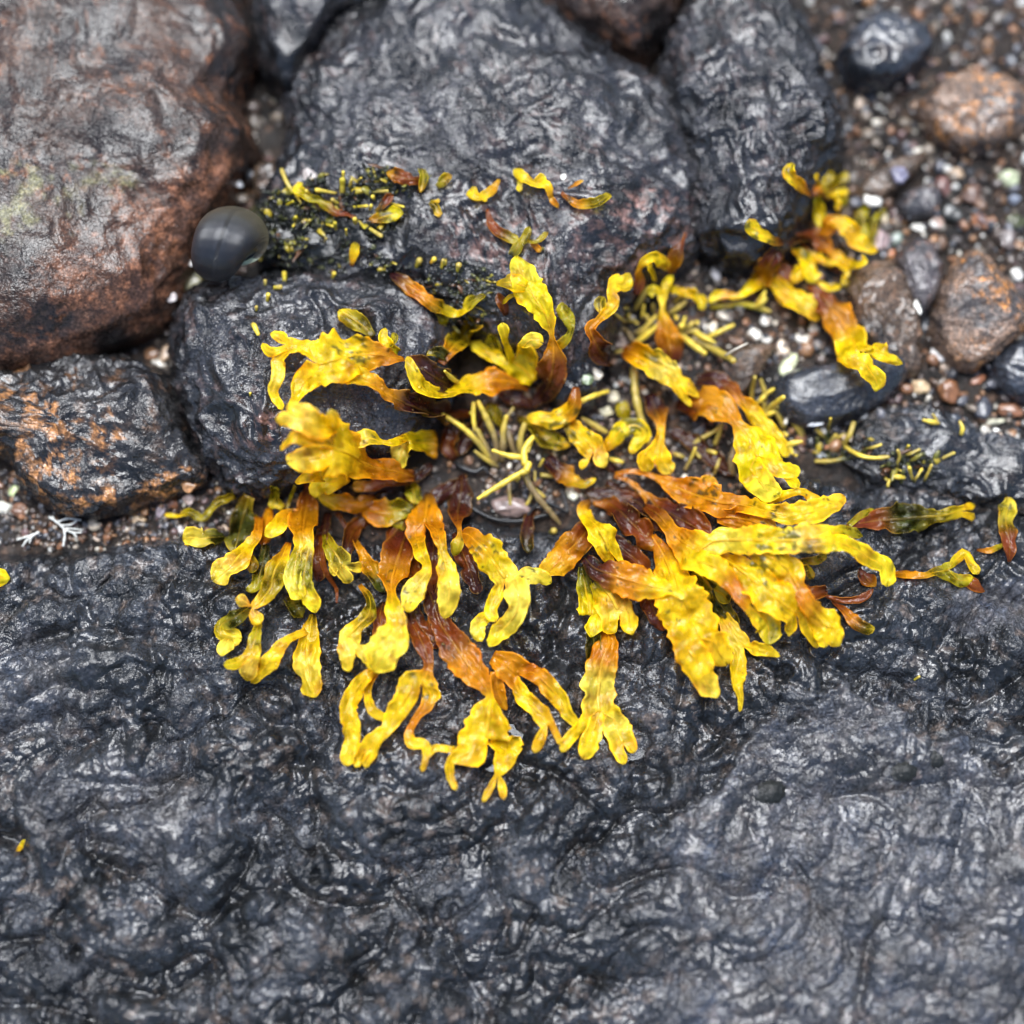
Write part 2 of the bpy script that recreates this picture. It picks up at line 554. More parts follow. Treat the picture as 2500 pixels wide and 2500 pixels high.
# long cracks
cr = np.abs(fbm(Q, 300, 3, 0.5, 12.5))
rel -= bfar * (1 - plate) * 26 * (1 - sstep(cr, 0.0, 0.022)) * sstep(fbm(Q, 240, 2, 0.5, 41), -0.1, 0.2)
Zs = -40 + wall * (40 + base_h + rel)
i = np.arange(X.size).reshape(X.shape)
sf = np.stack([i[:-1, :-1], i[1:, :-1], i[1:, 1:], i[:-1, 1:]], -1).reshape(-1, 4)
keep = (wall.ravel()[sf] > 0.0).any(1)
sf = sf[keep]
sv = np.stack([X, Y, Zs], -1).reshape(-1, 3)
used = np.zeros(len(sv), bool); used[sf.ravel()] = True
remap = np.cumsum(used) - 1
sv = sv[used]; sf = remap[sf]
# paler stone bare of black film, with bluish sky sheen painted into its colour
pxv = px.ravel()[used]; pyv = py.ravel()[used]; plv = plate.ravel()[used]
qv = np.stack([pxv, pyv, 0 * pxv], -1)
pale = np.clip(plv * (0.55 + 0.9 * fbm(qv, 140, 4, 0.6, 3.3)), 0, 1) * 0.62
pale = np.maximum(pale, 0.55 * blobs(pxv, pyv, [(2440, 1480, 140, 70, 1), (60, 1700, 190, 150, .6), (330, 1980, 260, 130, .5), (2340, 1160, 300, 60, .6)]))
tone = 0.5 + 0.5 * np.clip(fbm(qv, 60, 4, 0.6, 9.9) * 2.4, -1, 1)
scol = stone_col('slab', sv, 4.2)
bare = np.array([0.048, 0.060, 0.088]) * (1 - tone[:, None]) + np.array([0.135, 0.120, 0.108]) * tone[:, None]  # bare stone tones, the blue one carrying the painted sky sheen
scol[:, :3] = scol[:, :3] * (1 - pale[:, None]) + bare * pale[:, None]
scol[:, 3] = np.clip(scol[:, 3] + 0.12 * pale, 0, 1)
slab = mesh_obj("rock_slab", sv * U, sf, M['slab'], None, scol, True)
tag(slab, "broad black wet rock slab filling the lower half, wrinkled and glossy", "rock")
TERRAIN.append((sv * U, sf))


def paint_rust(px, py, v, nn):
    a = blobs(px, py, [(420, 560, 190, 130, 1), (330, 700, 170, 130, .9), (130, 860, 140, 60, .9), (200, 640, 160, 120, .7), (520, 430, 90, 70, .9)])
    c = np.zeros((len(px), 4)); c[:, :3] = (0.27, 0.115, 0.060)
    sp = sstep(fbm(v, 34, 4, 0.62, 2.7), -0.05, 0.28)
    c[:, 3] = a * (0.25 + 0.75 * sp) * 0.8
    ol = blobs(px, py, [(60, 480, 200, 120, 1), (240, 440, 120, 60, .7)]) * sstep(fbm(v, 40, 3, 0.6, 6), 0.0, 0.35)
    m = ol > c[:, 3]
    c[m, :3] = (0.20, 0.19, 0.085); c[m, 3] = ol[m] * 0.75
    return c


def paint_orange(px, py, v, nn):
    a = blobs(px, py, [(60, 1050, 170, 110, 1), (250, 1040, 100, 60, 1), (150, 1160, 150, 70, .9), (430, 1175, 110, 50, 1), (280, 1215, 150, 40, .9)])
    c = np.zeros((len(px), 4)); c[:, :3] = (0.42, 0.185, 0.060)
    c[:, 3] = a * sstep(fbm(v, 42, 4, 0.65, 1.9), 0.02, 0.22) * 0.9
    return c


def paint_boulder(px, py, v, nn):
    a = blobs(px, py, [(1180, 590, 150, 90, .8), (1560, 500, 150, 70, 1), (1620, 570, 70, 90, .8), (1420, 600, 240, 160, .45), (1300, 800, 160, 140, .3), (640, 1040, 60, 60, .8)])
    sp = sstep(fbm(v, 30, 4, 0.65, 5.5), 0.0, 0.25)
    c = np.zeros((len(px), 4)); c[:, :3] = (0.27, 0.145, 0.115)
    c[:, 3] = a * sp * 0.75
    # black algal film on the left shoulder
    f = blobs(px, py, [(760, 560, 190, 110, 1), (1120, 700, 120, 90, .9)])
    m = f > c[:, 3]
    c[m, :3] = (0.008, 0.009, 0.007); c[m, 3] = f[m] * 0.9
    return c


rock("boulder", "large rust brown boulder filling the top left corner", "boulder", 'rust_rock',
     [(585, 418), (543, 512), (470, 630), (405, 752), (330, 806), (220, 842), (90, 888), (0, 918), (-200, 930), (-600, 880), (-800, 300), (-500, -250), (100, -420), (520, -300), (590, -60), (640, 90), (575, 230), (625, 330)],
     255, 120, planes=[(250, 500, 246, -0.06, -0.02), (430, 640, 196, -0.75, 0.55)], n=230, rough=6, big=40, wl=150, seed=1.3, soft=40, paint=paint_rust, center=(60, 330))
rock("boulder", "dark ridged stone with orange patches between the rust boulder and the slab", "boulder", 'orange_rock',
     [(-330, 960), (-150, 900), (0, 905), (130, 880), (260, 866), (350, 882), (415, 930), (445, 1020), (470, 1090), (500, 1150), (440, 1193), (350, 1232), (250, 1260), (150, 1252), (60, 1192), (0, 1112), (-120, 1080), (-300, 1060)],
     185, 75, planes=[(150, 985, 172, 0.02, -0.55), (250, 1100, 150, -0.12, 0.22), (400, 1060, 130, -0.5, 0.1)], n=190, rough=8, big=14, wl=110, seed=2.7, soft=16, paint=paint_orange, center=(170, 1060))
rock("boulder", "tall charcoal grey boulder left of centre, yellow fronds draped across it", "boulder", 'boulder',
     [(428, 760), (420, 850), (422, 960), (440, 1050), (480, 1130), (545, 1192), (600, 1216), (665, 1200), (760, 1165), (880, 1130), (1000, 1080), (1090, 990), (1130, 870), (1100, 760), (1010, 705), (880, 665), (720, 640), (570, 665), (470, 705)],
     200, 80, planes=[(560, 900, 192, 0.16, 0.05), (470, 950, 158, 1.2, 0.1), (1000, 1000, 150, -0.35, 0.35)], n=220, rough=11, big=30, wl=130, seed=3.9, soft=26, paint=paint_boulder, center=(740, 900))
rock("boulder", "broad grey purple boulder along the top with rusty stains", "boulder", 'boulder',
     [(625, 650), (612, 560), (630, 470), (705, 330), (690, 200), (800, 40), (960, -90), (1180, -120), (1390, -20), (1520, 110), (1650, 220), (1725, 400), (1740, 520), (1722, 615), (1650, 668), (1560, 720), (1490, 820), (1440, 960), (1380, 985), (1320, 900), (1200, 830), (1060, 765), (900, 735), (740, 700)],
     215, 90, planes=[(1250, 560, 205, 0.02, 0.12), (1400, 800, 150, -0.12, 0.45), (800, 560, 190, 0.25, 0.12)], n=260, rough=11, wl=120, seed=5.1, soft=30, paint=paint_boulder, center=(1180, 420), big=34)
rock("boulder", "black boulder at the upper right under the seaweed tuft", "boulder", 'boulder',
     [(1690, 540), (1655, 430), (1625, 280), (1600, 120), (1700, -60), (1850, -90), (1960, 20), (2010, 170), (2050, 340), (2010, 460), (1975, 520), (1935, 590), (1865, 640), (1790, 645), (1735, 595)],
     205, 90, planes=[(1830, 480, 196, -0.05, 0.15), (1800, 600, 150, 0.05, 0.8)], n=190, rough=13, wl=100, seed=6.4, soft=24, center=(1850, 330), big=24)
rock("boulder", "blurred brown grey boulder behind the top boulder, at the upper middle", "boulder", 'rust_rock',
     [(1330, 30), (1230, -110), (1160, -300), (1350, -520), (1700, -560), (1900, -400), (1860, -160), (1680, 20), (1560, 140), (1450, 110)],
     230, 110, n=120, rough=11, wl=120, seed=21.4, big=30, center=(1520, -220))
rock("boulder", "dark grey boulder at the top edge between the rust boulder and the top boulder", "boulder", 'boulder',
     [(640, 190), (600, 20), (640, -200), (800, -420), (1060, -480), (1190, -300), (1200, -140), (1010, -60), (830, 60), (740, 190), (690, 230)],
     215, 100, n=130, rough=11, wl=120, seed=22.9, big=30, center=(880, -140))
rock("boulder", "low grey wet rock at the right edge behind the slab", "boulder", 'slab',
     [(2060, 1110), (2090, 1020), (2190, 985), (2330, 1000), (2450, 1050), (2600, 1070), (2750, 1120), (2750, 1230), (2500, 1250), (2300, 1215), (2130, 1195)],
     58, 25, n=130, rough=11, wl=110, seed=7.7, center=(2380, 1120))
rock("stone", "rounded brown stone beside the orange frond tip", "stone", 'brown_stone',
     [(2062, 690), (2105, 645), (2175, 645), (2225, 715), (2248, 820), (2245, 900), (2160, 900), (2085, 810)], 105, 45,
     planes=[(2150, 760, 98, -0.25, 0.2)], n=90, rough=6, wl=60, seed=8.1)
rock("stone", "small pink grey stone wedged behind the orange speckled stone", "stone", 'grey_pink',
     [(2192, 640), (2212, 590), (2262, 580), (2302, 640), (2295, 720), (2252, 772), (2208, 720)], 80, 35, n=70, rough=4, wl=50, seed=9.3)
rock("stone", "angular orange speckled granite stone near the right edge", "stone", 'granite',
     [(2268, 800), (2290, 720), (2325, 650), (2375, 612), (2425, 640), (2490, 715), (2515, 790), (2450, 850), (2380, 895), (2312, 872)], 130, 55,
     planes=[(2390, 740, 118, 0.1, 0.28), (2310, 720, 100, 1.3, -0.3), (2450, 700, 105, -0.8, -0.6)], n=100, rough=5, wl=60, seed=10.7, soft=10)
rock("stone", "smooth blue grey slate stone with a rusty side", "stone", 'slate',
     [(1885, 935), (1935, 905), (2060, 885), (2150, 868), (2218, 872), (2205, 935), (2140, 992), (2060, 1032), (1965, 1042), (1900, 1002)], 92, 40,
     planes=[(2030, 950, 84, -0.05, 0.16), (2120, 980, 70, -0.5, 0.6)], n=100, rough=3, wl=110, seed=11.9, soft=10)
rock("stone", "wedge shaped olive brown stone among the yellow seaweed", "stone", 'brown_stone',
     [(1752, 892), (1800, 850), (1850, 838), (1895, 842), (1862, 902), (1812, 962), (1776, 945)], 74, 40,
     planes=[(1810, 880, 68, 0.25, 0.35), (1850, 900, 58, -0.9, 0.5)], n=70, rough=3, wl=60, seed=12.4, soft=6)
rock("stone", "blue grey stone cut by the right edge of the picture", "stone", 'slate',
     [(2412, 890), (2450, 842), (2540, 815), (2640, 860), (2620, 950), (2540, 985), (2450, 955)], 80, 35, n=70, rough=5, wl=60, seed=13.8)
rock("stone", "dark streaked stone in the gravel beside the topmost seaweed", "stone", 'brown_stone',
     [(2085, 492), (2105, 440), (2170, 400), (2260, 370), (2230, 430), (2150, 490)], 60, 28, n=60, rough=4, wl=50, seed=14.2)
rock("stone", "dark brown stone in the gap behind the snail shell", "stone", 'brown_stone',
     [(612, 480), (618, 420), (660, 390), (715, 400), (725, 450), (690, 490), (650, 500)], 85, 40, n=60, rough=5, wl=50, seed=15.2)
rock("stone", "flat grey stone lying in the gravel above the speckled stone", "stone", 'grey_pink',
     [(2190, 500), (2230, 455), (2290, 460), (2300, 500), (2260, 530), (2205, 530)], 40, 18, n=50, rough=4, wl=50, seed=16.2)
rock("stone", "squat brown stone in the gravel beyond the top right", "stone", 'granite',
     [(2240, 250), (2330, 180), (2480, 200), (2520, 290), (2440, 350), (2300, 340)], 100, 45, planes=[(2380, 270, 90, 0.1, 0.3)], n=80, rough=6, wl=60, seed=17.2)
rock("stone", "dark slate stone in the far gravel near the upper boulder", "stone", 'slate',
     [(2040, 130), (2120, 40), (2260, 60), (2270, 150), (2180, 210), (2080, 200)], 110, 45, n=80, rough=6, wl=80, seed=18.2)

allv = []; allf = []; off = 0
for v, f in TERRAIN:
    allv.append(v); allf.append(f + off); off += len(v)
allv = np.vstack(allv); allf = np.vstack(allf)
BVH = BVHTree.FromPolygons(allv.tolist(), allf.tolist())
DOWN = Vector((0, 0, -1))


def terr(x, y):
    h = BVH.ray_cast(Vector((x, y, 0.2)), DOWN)
    return h[0].z if h[0] is not None else 0.0


def terr_px(px, py):
    """surface point seen at photo pixel"""
    w = P(px, py, -400)
    dvec = Vector(w - cam_pos)
    h = BVH.ray_cast(Vector(cam_pos), dvec.normalized())
    return np.array(h[0]) if h[0] is not None else P(px, py, 0)

# ------------------------------------------------------------------ seaweed fronds
PAL = {  # pigment, how see-through the tissue is
    'y': ((0.86, 0.64, 0.008), 0.28), 'p': ((0.90, 0.75, 0.090), 0.34), 'g': ((0.42, 0.34, 0.010), 0.62),
    'o': ((0.66, 0.28, 0.005), 0.14), 'r': ((0.24, 0.056, 0.007), 0.06), 'd': ((0.060, 0.017, 0.011), 0.02),
    'k': ((0.085, 0.085, 0.010), 0.80), 'f': ((0.40, 0.30, 0.050), 0), 'b': ((0.21, 0.150, 0.060), 0), 'm': ((0.06, 0.065, 0.012), 0),
    't': ((0.66, 0.49, 0.050), 0)}


def parse(spec):
    out = []
    for tok in spec.split():
        q = tok.split(',')
        out.append([float(q[0]), float(q[1]), float(q[2]), float(q[3])] + list(PAL[q[4]][0]) + [PAL[q[4]][1]])
    return np.array(out)


def ctrl_z(a):
    """absolute heights (px units) for control rows x,y,h,w"""
    zs = []
    for x, y, h, w in a[:, :4]:
        z = 60.0
        for _ in range(3):
            c = P(x, y, z + h)
            rr = min(max(w * 0.3, 6), 22) * U
            t = [terr(c[0], c[1]), terr(c[0] + rr, c[1]), terr(c[0] - rr, c[1]), terr(c[0], c[1] + rr), terr(c[0], c[1] - rr)]
            z = (0.5 * max(t) + 0.5 * sum(t) / 5) / U
        zs.append(z + h)
    return np.array(zs)


def n1(x, seed):
    x = np.asarray(x, float)
    return noise3(np.stack([x, np.full_like(x, seed * 7.7), np.full_like(x, seed * 3.1)], -1))


UP = np.array([0, 0, 1.0])


class Frond:
    def __init__(self, ruf, seed, camber, roll, lam):
        self.v = []; self.c = []; self.f = []; self.nv = 0
        self.mv = []; self.mc = []; self.mf = []; self.mn = 0
        self.ruf, self.seed, self.camber, self.roll, self.lam = ruf, seed, camber, roll, lam
        self.base = None
        self.hue = random.uniform(-0.05, 0.10); self.blot = random.choice((0.0, 0.12, 0.2, 0.34))
        self.k = 0

    def branch(self, node, nv, row_idx=None, hist=None):
        spec, kids = (node, []) if isinstance(node, str) else (node[0], node[1])
        a = parse(spec)
        z = ctrl_z(a)
        ctl = np.column_stack([a[:, 0], a[:, 1], z, a[:, 3:]])
        if row_idx is not None:
            row = np.array([self.v[i] for i in row_idx])
            m = row.mean(0)
            mx, my = to_px(m)
            w0 = np.linalg.norm(row[-1] - row[0]) / U
            cc = np.mean([self.c[i] for i in row_idx], 0)
            ctl = np.vstack([[mx, my, m[2] / U, w0, *cc], ctl])
        self.k += 1
        sd = self.seed + self.k * 1.37
        n = int(max(7, plen(ctl) / 6))
        r, L = catmull(ctl, n)
        s = np.linspace(0, L, n)
        if n > 12:                       # pigment blends slowly along the blade
            kw = 9; ker = np.hanning(kw + 2)[1:-1]; ker /= ker.sum()
            for q_ in range(4, 8):
                r[:, q_] = np.convolve(np.pad(r[:, q_], kw // 2, mode='edge'), ker, mode='valid')
        w = np.clip(r[:, 3], 3, None)
        leaf = not kids
        if leaf:
            rt = min(0.5 * w[-3], L * 0.45)
            if rt > 4:
                t = np.clip((s - (L - rt)) / rt, 0, 1)
                w = w * np.sqrt(np.clip(1 - t ** 2, 0.015, 1))
        ctr = P(r[:, 0], r[:, 1], r[:, 2])
        T = np.gradient(ctr, axis=0)
        T /= np.linalg.norm(T, axis=1)[:, None] + 1e-12
        S = np.cross(T, UP); sn = np.linalg.norm(S, axis=1)[:, None]
        S = S / np.where(sn < 1e-6, 1, sn)
        ph = n1(s / 75, sd) * self.roll + 0.25 * self.roll * math.sin(sd * 5)
        if row_idx is not None: ph = ph * sstep(s, 0, 60)
        Nn = np.cross(S, T)
        S2 = S * np.cos(ph)[:, None] + Nn * np.sin(ph)[:, None]
        N2 = np.cross(S2, T)
        u = np.linspace(-1, 1, nv)
        lam = self.lam * (0.8 + 0.4 * random.random())
        p1, p2 = random.random() * 6.28, random.random() * 6.28
        hl = 0.5 * w * (1 + 0.22 * n1(s / 34, sd + 2) + 0.07 * n1(s / 13, sd + 9))
        hr = 0.5 * w * (1 + 0.22 * n1(s / 34, sd + 4) + 0.07 * n1(s / 13, sd + 11))
        rl = np.sin(6.283 * s / lam + p1 + 2.2 * n1(s / 60, sd + 5)) * (0.7 + 0.6 * n1(s / 50, sd + 7))
        rr_ = np.sin(6.283 * s / (lam * 1.15) + p2 + 2.2 * n1(s / 60, sd + 6)) * (0.7 + 0.6 * n1(s / 50, sd + 8))
        au = np.abs(u)
        hw = np.where(u[None] < 0, hl[:, None], hr[:, None])
        rf = np.where(u[None] < 0, rl[:, None], rr_[:, None])
        # folds: sideways offset, up-down offset
        amp = 1.7 * self.ruf * np.minimum(w, 80)[:, None]
        # small lumps between midrib and edge, blistered tissue
        q = np.stack([np.broadcast_to(s[:, None] / 26, hw.shape), np.broadcast_to(u[None] * 2.2 * (w[:, None] / 50), hw.shape), np.full(hw.shape, sd)], -1)
        blister = noise3(q) * 0.11 * np.minimum(w, 70)[:, None] * (1 - au[None] ** 4)
        cl = np.where(u[None] < 0, n1(s / 62, sd + 21)[:, None], n1(s / 66, sd + 22)[:, None]) * (self.ruf / 0.10)
        cl = np.clip(cl, -0.35, 1.0)
        fr2 = np.where(u[None] < 0, (2.2 * n1(s / 13, sd + 15))[:, None], (2.2 * n1(s / 14, sd + 16))[:, None])
        up = self.camber * w[:, None] * au[None] ** 1.6 + amp * rf * au[None] ** 2.2 + blister + 0.40 * amp * fr2 * au[None] ** 6 + 0.36 * np.minimum(w, 90)[:, None] * cl * au[None] ** 2.2
        lat = u[None] * hw * (1 - 0.22 * np.abs(cl) * au[None] ** 2 - 0.10 * np.abs(rf) * au[None] ** 2 + 0.05 * fr2 * au[None] ** 4)
        V = ctr[:, None] + (S2[:, None] * lat[..., None] + N2[:, None] * up[..., None]) * U
        if leaf and w[-min(n - 1, 4)] > 9:
            wt = r[-1, 3]; k_n = random.choice((0.0, 0.45, 0.7, 0.9)) * wt * 0.5
            c_n = random.uniform(-0.25, 0.25)
            g_n = np.exp(-((u - c_n) / 0.30) ** 2)[None, :] * (np.clip((s - (L - 0.9 * wt)) / (0.9 * wt + 1e-6), 0, 1) ** 2)[:, None]
            V = V - T[:, None] * (g_n * k_n * U)[..., None]
        if row_idx is not None:
            kk = max(3, int(0.5 * w[1] / 6) + 3)
            diff = row - V[0]
            fall = np.clip(1 - np.arange(n) / kk, 0, 1) ** 1.4
            V = V + diff[None] * fall[:, None, None]
        # colour: pigment along the blade, warmer near midrib, paler thin rim
        C = np.repeat(r[:, None, 4:8], nv, 1)
        tipk = (sstep(s, L * 0.55, L) * (0.55 if leaf else 0))[:, None, None] * np.clip(C[..., :1] * 2 - 0.7, 0, 1)
        C[..., :3] = C[..., :3] * (1 - tipk) + np.array([0.88, 0.74, 0.035]) * tipk
        if row_idx is None and L > 120:
            rt_ = (1 - sstep(s, 0, L * 0.28))[:, None, None] * 0.55
            C[..., :3] *= 1 - rt_ * np.array([0.35, 0.55, 0.3])
        C[..., :3] *= np.array([1, 1 + self.hue, 1])
        jit = 1 + 0.10 * n1(s / 40, sd + 12)
        C[..., :3] *= jit[:, None, None]
        rim = (au ** 12)[None, :, None]
        C[..., :3] = C[..., :3] * (1 + 0.5 * rim) + rim * np.array([0.16, 0.10, 0.006])
        C[..., 3] *= (0.35 + 0.65 * np.sin(np.clip(au, 0, 1) * 3.14159) ** 0.7)[None]
        # mottling, brown stains, dark blotches, thin places
        W = V / U
        mot = noise3(W / 38 + 3.1) + 0.5 * noise3(W / 15 + 9.4)
        C[..., :3] *= np.clip(1 + mot[..., None] * np.array([0.12, 0.17, 0.5]), 0.35, 1.5)
        stain = sstep(noise3(W / 55 + 21.7) + 0.35 * noise3(W / 14), 0.22, 0.5)[..., None] * 0.55
        C[..., :3] = C[..., :3] * (1 - stain) + C[..., :3] * np.array([0.72, 0.42, 0.5]) * stain
        bl = sstep(noise3(W / 22 + 44.2) + 0.5 * noise3(W / 9 + 12) + 0.9 * noise3(W / 120 + 5.5) - 0.62 + self.blot, 0.34, 0.52)[..., None] * 0.8
        C[..., :3] = C[..., :3] * (1 - bl) + np.array([0.022, 0.019, 0.006]) * bl
        thin = sstep(noise3(W / 30 + 63.3) + 0.3 * noise3(W / 11 + 2), -0.12, 0.35)
        C[..., 3] = np.sqrt(np.clip(C[..., 3] * (0.05 + 1.15 * thin), 0, 0.85)) * (1 - bl[..., 0])
        # rest on rock
        for a_ in range(1 if row_idx is not None else 0, n):
            for b_ in range(nv):
                x, y, zz = V[a_, b_]
                t = terr(x, y) + (2.2 + 1.2 * au[b_]) * U
                if zz < t: V[a_, b_, 2] = t
        first = 0
        if row_idx is not None:
            rows = [list(row_idx)]; first = 1
        else:
            rows = []
        for a_ in range(first, n):
            rows.append(list(range(self.nv, self.nv + nv)))
            self.v += list(V[a_]); self.c += list(C[a_]); self.nv += nv
        for a_ in range(n - 1):
            r0, r1 = rows[a_], rows[a_ + 1]
            for b_ in range(nv - 1):
                self.f.append((r0[b_], r0[b_ + 1], r1[b_ + 1], r1[b_]))
        if self.base is None: self.base = V[0, nv // 2].copy()
        # midrib
        mid = np.array([self.v[rw[nv // 2]] for rw in rows])
        mw = w.copy()
        if hist is not None:
            pre = hist[-1] + (mid[min(3, n - 1)] - hist[-1]) * np.linspace(0, 1, 4)[:, None]
            mid[:4] = pre[:len(mid[:4])] * 0.85 + mid[:4] * 0.15
        rad = np.clip(0.062 * mw, 1.2, 4.6)
        rad *= (1 - 0.75 * np.linspace(0, 1, n) ** 2.5) if leaf else 1
        cm = r[:, 4:7] * 0.62 + np.array([0.62, 0.30, 0.012]) * 0.38 * np.clip(r[:, 4:5] * 2.2, 0.25, 1)
        tube_add(self, mid, rad * U, S2, N2, cm, 0.62)
        last = rows[-1]
        if kids:
            m = len(kids)
            cuts = [round(k * (nv - 1) / m) for k in range(m + 1)]
            # children ordered across the blade
            def across(kd):
                q = parse(kd if isinstance(kd, str) else kd[0])[0]
                return float(np.dot(P(q[0], q[1], r[-1, 2]) - ctr[-1], S[-1]))
            kids = sorted(kids, key=across)
            for k in range(m):
                seg = last[cuts[k]:cuts[k + 1] + 1]
                self.branch(kids[k], len(seg), seg, mid[-3:])


def tube_add(F, mid, rad, S, Nn, col, flat=1.0, ns=6):
    n = len(mid)
    ang = np.linspace(0, 2 * math.pi, ns, endpoint=False)
    base = F.mn
    for k in range(n):
        ring = mid[k] + rad[k] * (np.cos(ang)[:, None] * S[k] + flat * np.sin(ang)[:, None] * Nn[k])
        F.mv += list(ring); F.mc += [list(col[k]) + [0.0]] * ns
    for k in range(n - 1):
        for j in range(ns):
            a = base + k * ns + j; b = base + k * ns + (j + 1) % ns
            F.mf.append((a, b, b + ns, a + ns))
    F.mf.append(tuple(range(base + ns - 1, base - 1, -1)))
    F.mf.append(tuple(range(base + (n - 1) * ns, base + n * ns)))
    F.mn += n * ns


_fs = [0]


def F(label, node, extra=(), ruf=0.15, camber=None, roll=0.35, lam=62, group=None):
    """one frond: blade (forked ribbon) and its midrib. node = 'x,y,height,width,colour ...' or [spec, [children]]"""
    _fs[0] += 1
    cb = random.uniform(-0.10, 0.12) if camber is None else camber
    fr = Frond(ruf, _fs[0] * 2.31, cb, roll, lam)
    fr.branch(node, 25)
    for e in extra:
        fr.branch(e, 13)
    root = empty("seaweed_frond", fr.base)
    tag(root, label, "seaweed frond", group)
    b = mesh_obj("blade", fr.v, fr.f, M['frond'], root, fr.c, True, fr.base)
    sm = b.modifiers.new("thickness", 'SOLIDIFY'); sm.thickness = 1.3 * U; sm.offset = 0
    mesh_obj("midrib", fr.mv, fr.mf, M['midrib'], root, fr.mc, True, fr.base)
    return root


# ---- draped over the charcoal boulder, left
F("large golden frond forking into curled tips over the charcoal boulder",
  ["987,877,60,12,o 955,873,75,40,o 925,866,85,62,o 865,868,95,108,y 805,882,100,138,y 775,888,100,130,y",
   ["748,925,80,78,y 732,950,70,52,y 722,975,62,26,y 703,998,55,12,y",
    ["748,846,95,52,y 728,843,88,42,y 705,846,82,44,y",
     ["680,878,80,34,y 680,915,82,34,p 668,958,70,26,y 690,1000,60,14,y", "662,860,70,26,y 640,838,60,14,y", "690,826,70,30,y 660,814,60,18,y"]]]],
  camber=0.03, ruf=0.10)
F("dark purple brown frond twisting to orange beneath the large golden frond",
  "1148,1008,20,18,r 1085,1015,30,55,d 1025,1000,40,86,d 985,982,55,62,d 945,960,70,36,o 905,930,85,45,o 865,918,80,62,y 832,918,70,50,y", camber=0.12)
F("blurred bright yellow frond with many round lobes at the left of the tuft",
  ["1012,1165,60,30,r 965,1150,110,50,o 905,1138,165,75,o 855,1108,195,128,y 818,1092,205,150,y",
   ["785,1150,175,48,y 752,1160,165,42,y 720,1176,150,22,y",
    "765,1118,200,72,y 735,1121,195,64,p 700,1127,190,58,p",
    "755,1070,200,42,y 715,1070,190,28,y 683,1100,170,10,y",
    ["780,1038,205,72,y 745,1022,205,66,p", ["705,1022,197,42,p 672,1026,190,34,p", "735,1000,200,36,p 700,992,190,24,y"]]]],
  extra=["815,1045,205,34,y 812,1020,205,34,y 806,1000,200,24,p"], ruf=0.09, camber=-0.04, roll=0.2)
F("yellow frond with a hanging round lobe right of the blurred lobed frond",
  ["1068,1085,50,80,o 1032,1082,70,56,y 998,1076,95,46,y",
   ["985,1097,105,54,p 976,1122,100,50,p 970,1146,92,30,p", "958,1080,95,20,y 935,1080,90,14,y 910,1072,90,44,y 885,1072,90,58,p 856,1066,85,44,p"]], ruf=0.08)
F("purple brown blade lying under the lobed yellow frond", "1055,1135,25,18,d 1010,1162,40,42,d 955,1178,45,42,r 905,1186,40,36,r 860,1190,35,26,o")
F("yellow lobe hanging below the blurred lobed frond", "848,1160,70,30,o 805,1178,85,52,y 775,1192,85,46,y 772,1216,75,26,y", ruf=0.08)
F("orange frond spotted black below the hanging yellow lobe", "915,1214,20,20,r 880,1226,40,42,o 838,1230,45,46,o 800,1218,50,40,y 780,1200,50,24,y", ruf=0.18)
F("curling orange and yellow ribbon left of the finger seaweed",
  "1292,952,40,10,r 1245,932,70,36,o 1195,932,95,74,o 1150,942,100,66,y 1110,955,100,34,y 1070,964,100,34,y 1032,945,95,46,y 1010,915,90,34,y 1000,885,80,22,y 994,870,75,12,y", ruf=0.08, camber=0.08)
F("dark brown leaf with an orange midrib behind the curling ribbon", "1135,962,20,18,r 1105,945,35,48,d 1060,920,45,66,d 1015,890,45,50,d 990,875,40,20,r")
F("small olive yellow leaf hanging down the top of the charcoal boulder", "912,820,12,14,k 885,795,22,38,g 855,775,25,48,g 826,758,20,40,y", ruf=0.12)
F("small yellow curled tip above the large golden frond", "972,860,30,16,g 950,845,50,30,y 936,825,55,26,y 940,800,50,14,y", extra=["950,845,50,16,g 962,828,50,22,g 958,812,45,14,g"])
F("long slender leaf from dark brown to olive across the boulder crevice",
  "952,668,8,10,d 978,682,18,32,d 1005,702,24,40,o 1052,737,28,36,o 1085,758,26,34,g 1112,766,22,20,y 1132,758,22,24,y 1150,736,22,36,g 1186,722,18,14,g", extra=["1052,740,16,26,k 1075,768,14,40,k 1090,790,10,24,g"], ruf=0.14)
F("olive frond with an orange midrib above the curling ribbon", "1078,888,20,22,r 1096,860,35,40,o 1114,838,42,54,g 1140,822,42,42,g 1166,805,32,26,g 1180,796,25,12,g", extra=["1090,872,28,24,k 1066,858,26,30,k 1042,868,18,16,g"], ruf=0.2)
F("tiny brown leaf in the dark hollow left of the tall yellow leaf", "1236,770,8,14,d 1226,742,22,30,r 1216,714,22,16,r")
F("tiny yellow leaf beside the dark hollow", "1262,718,16,8,k 1244,726,24,14,y 1226,742,20,12,y")

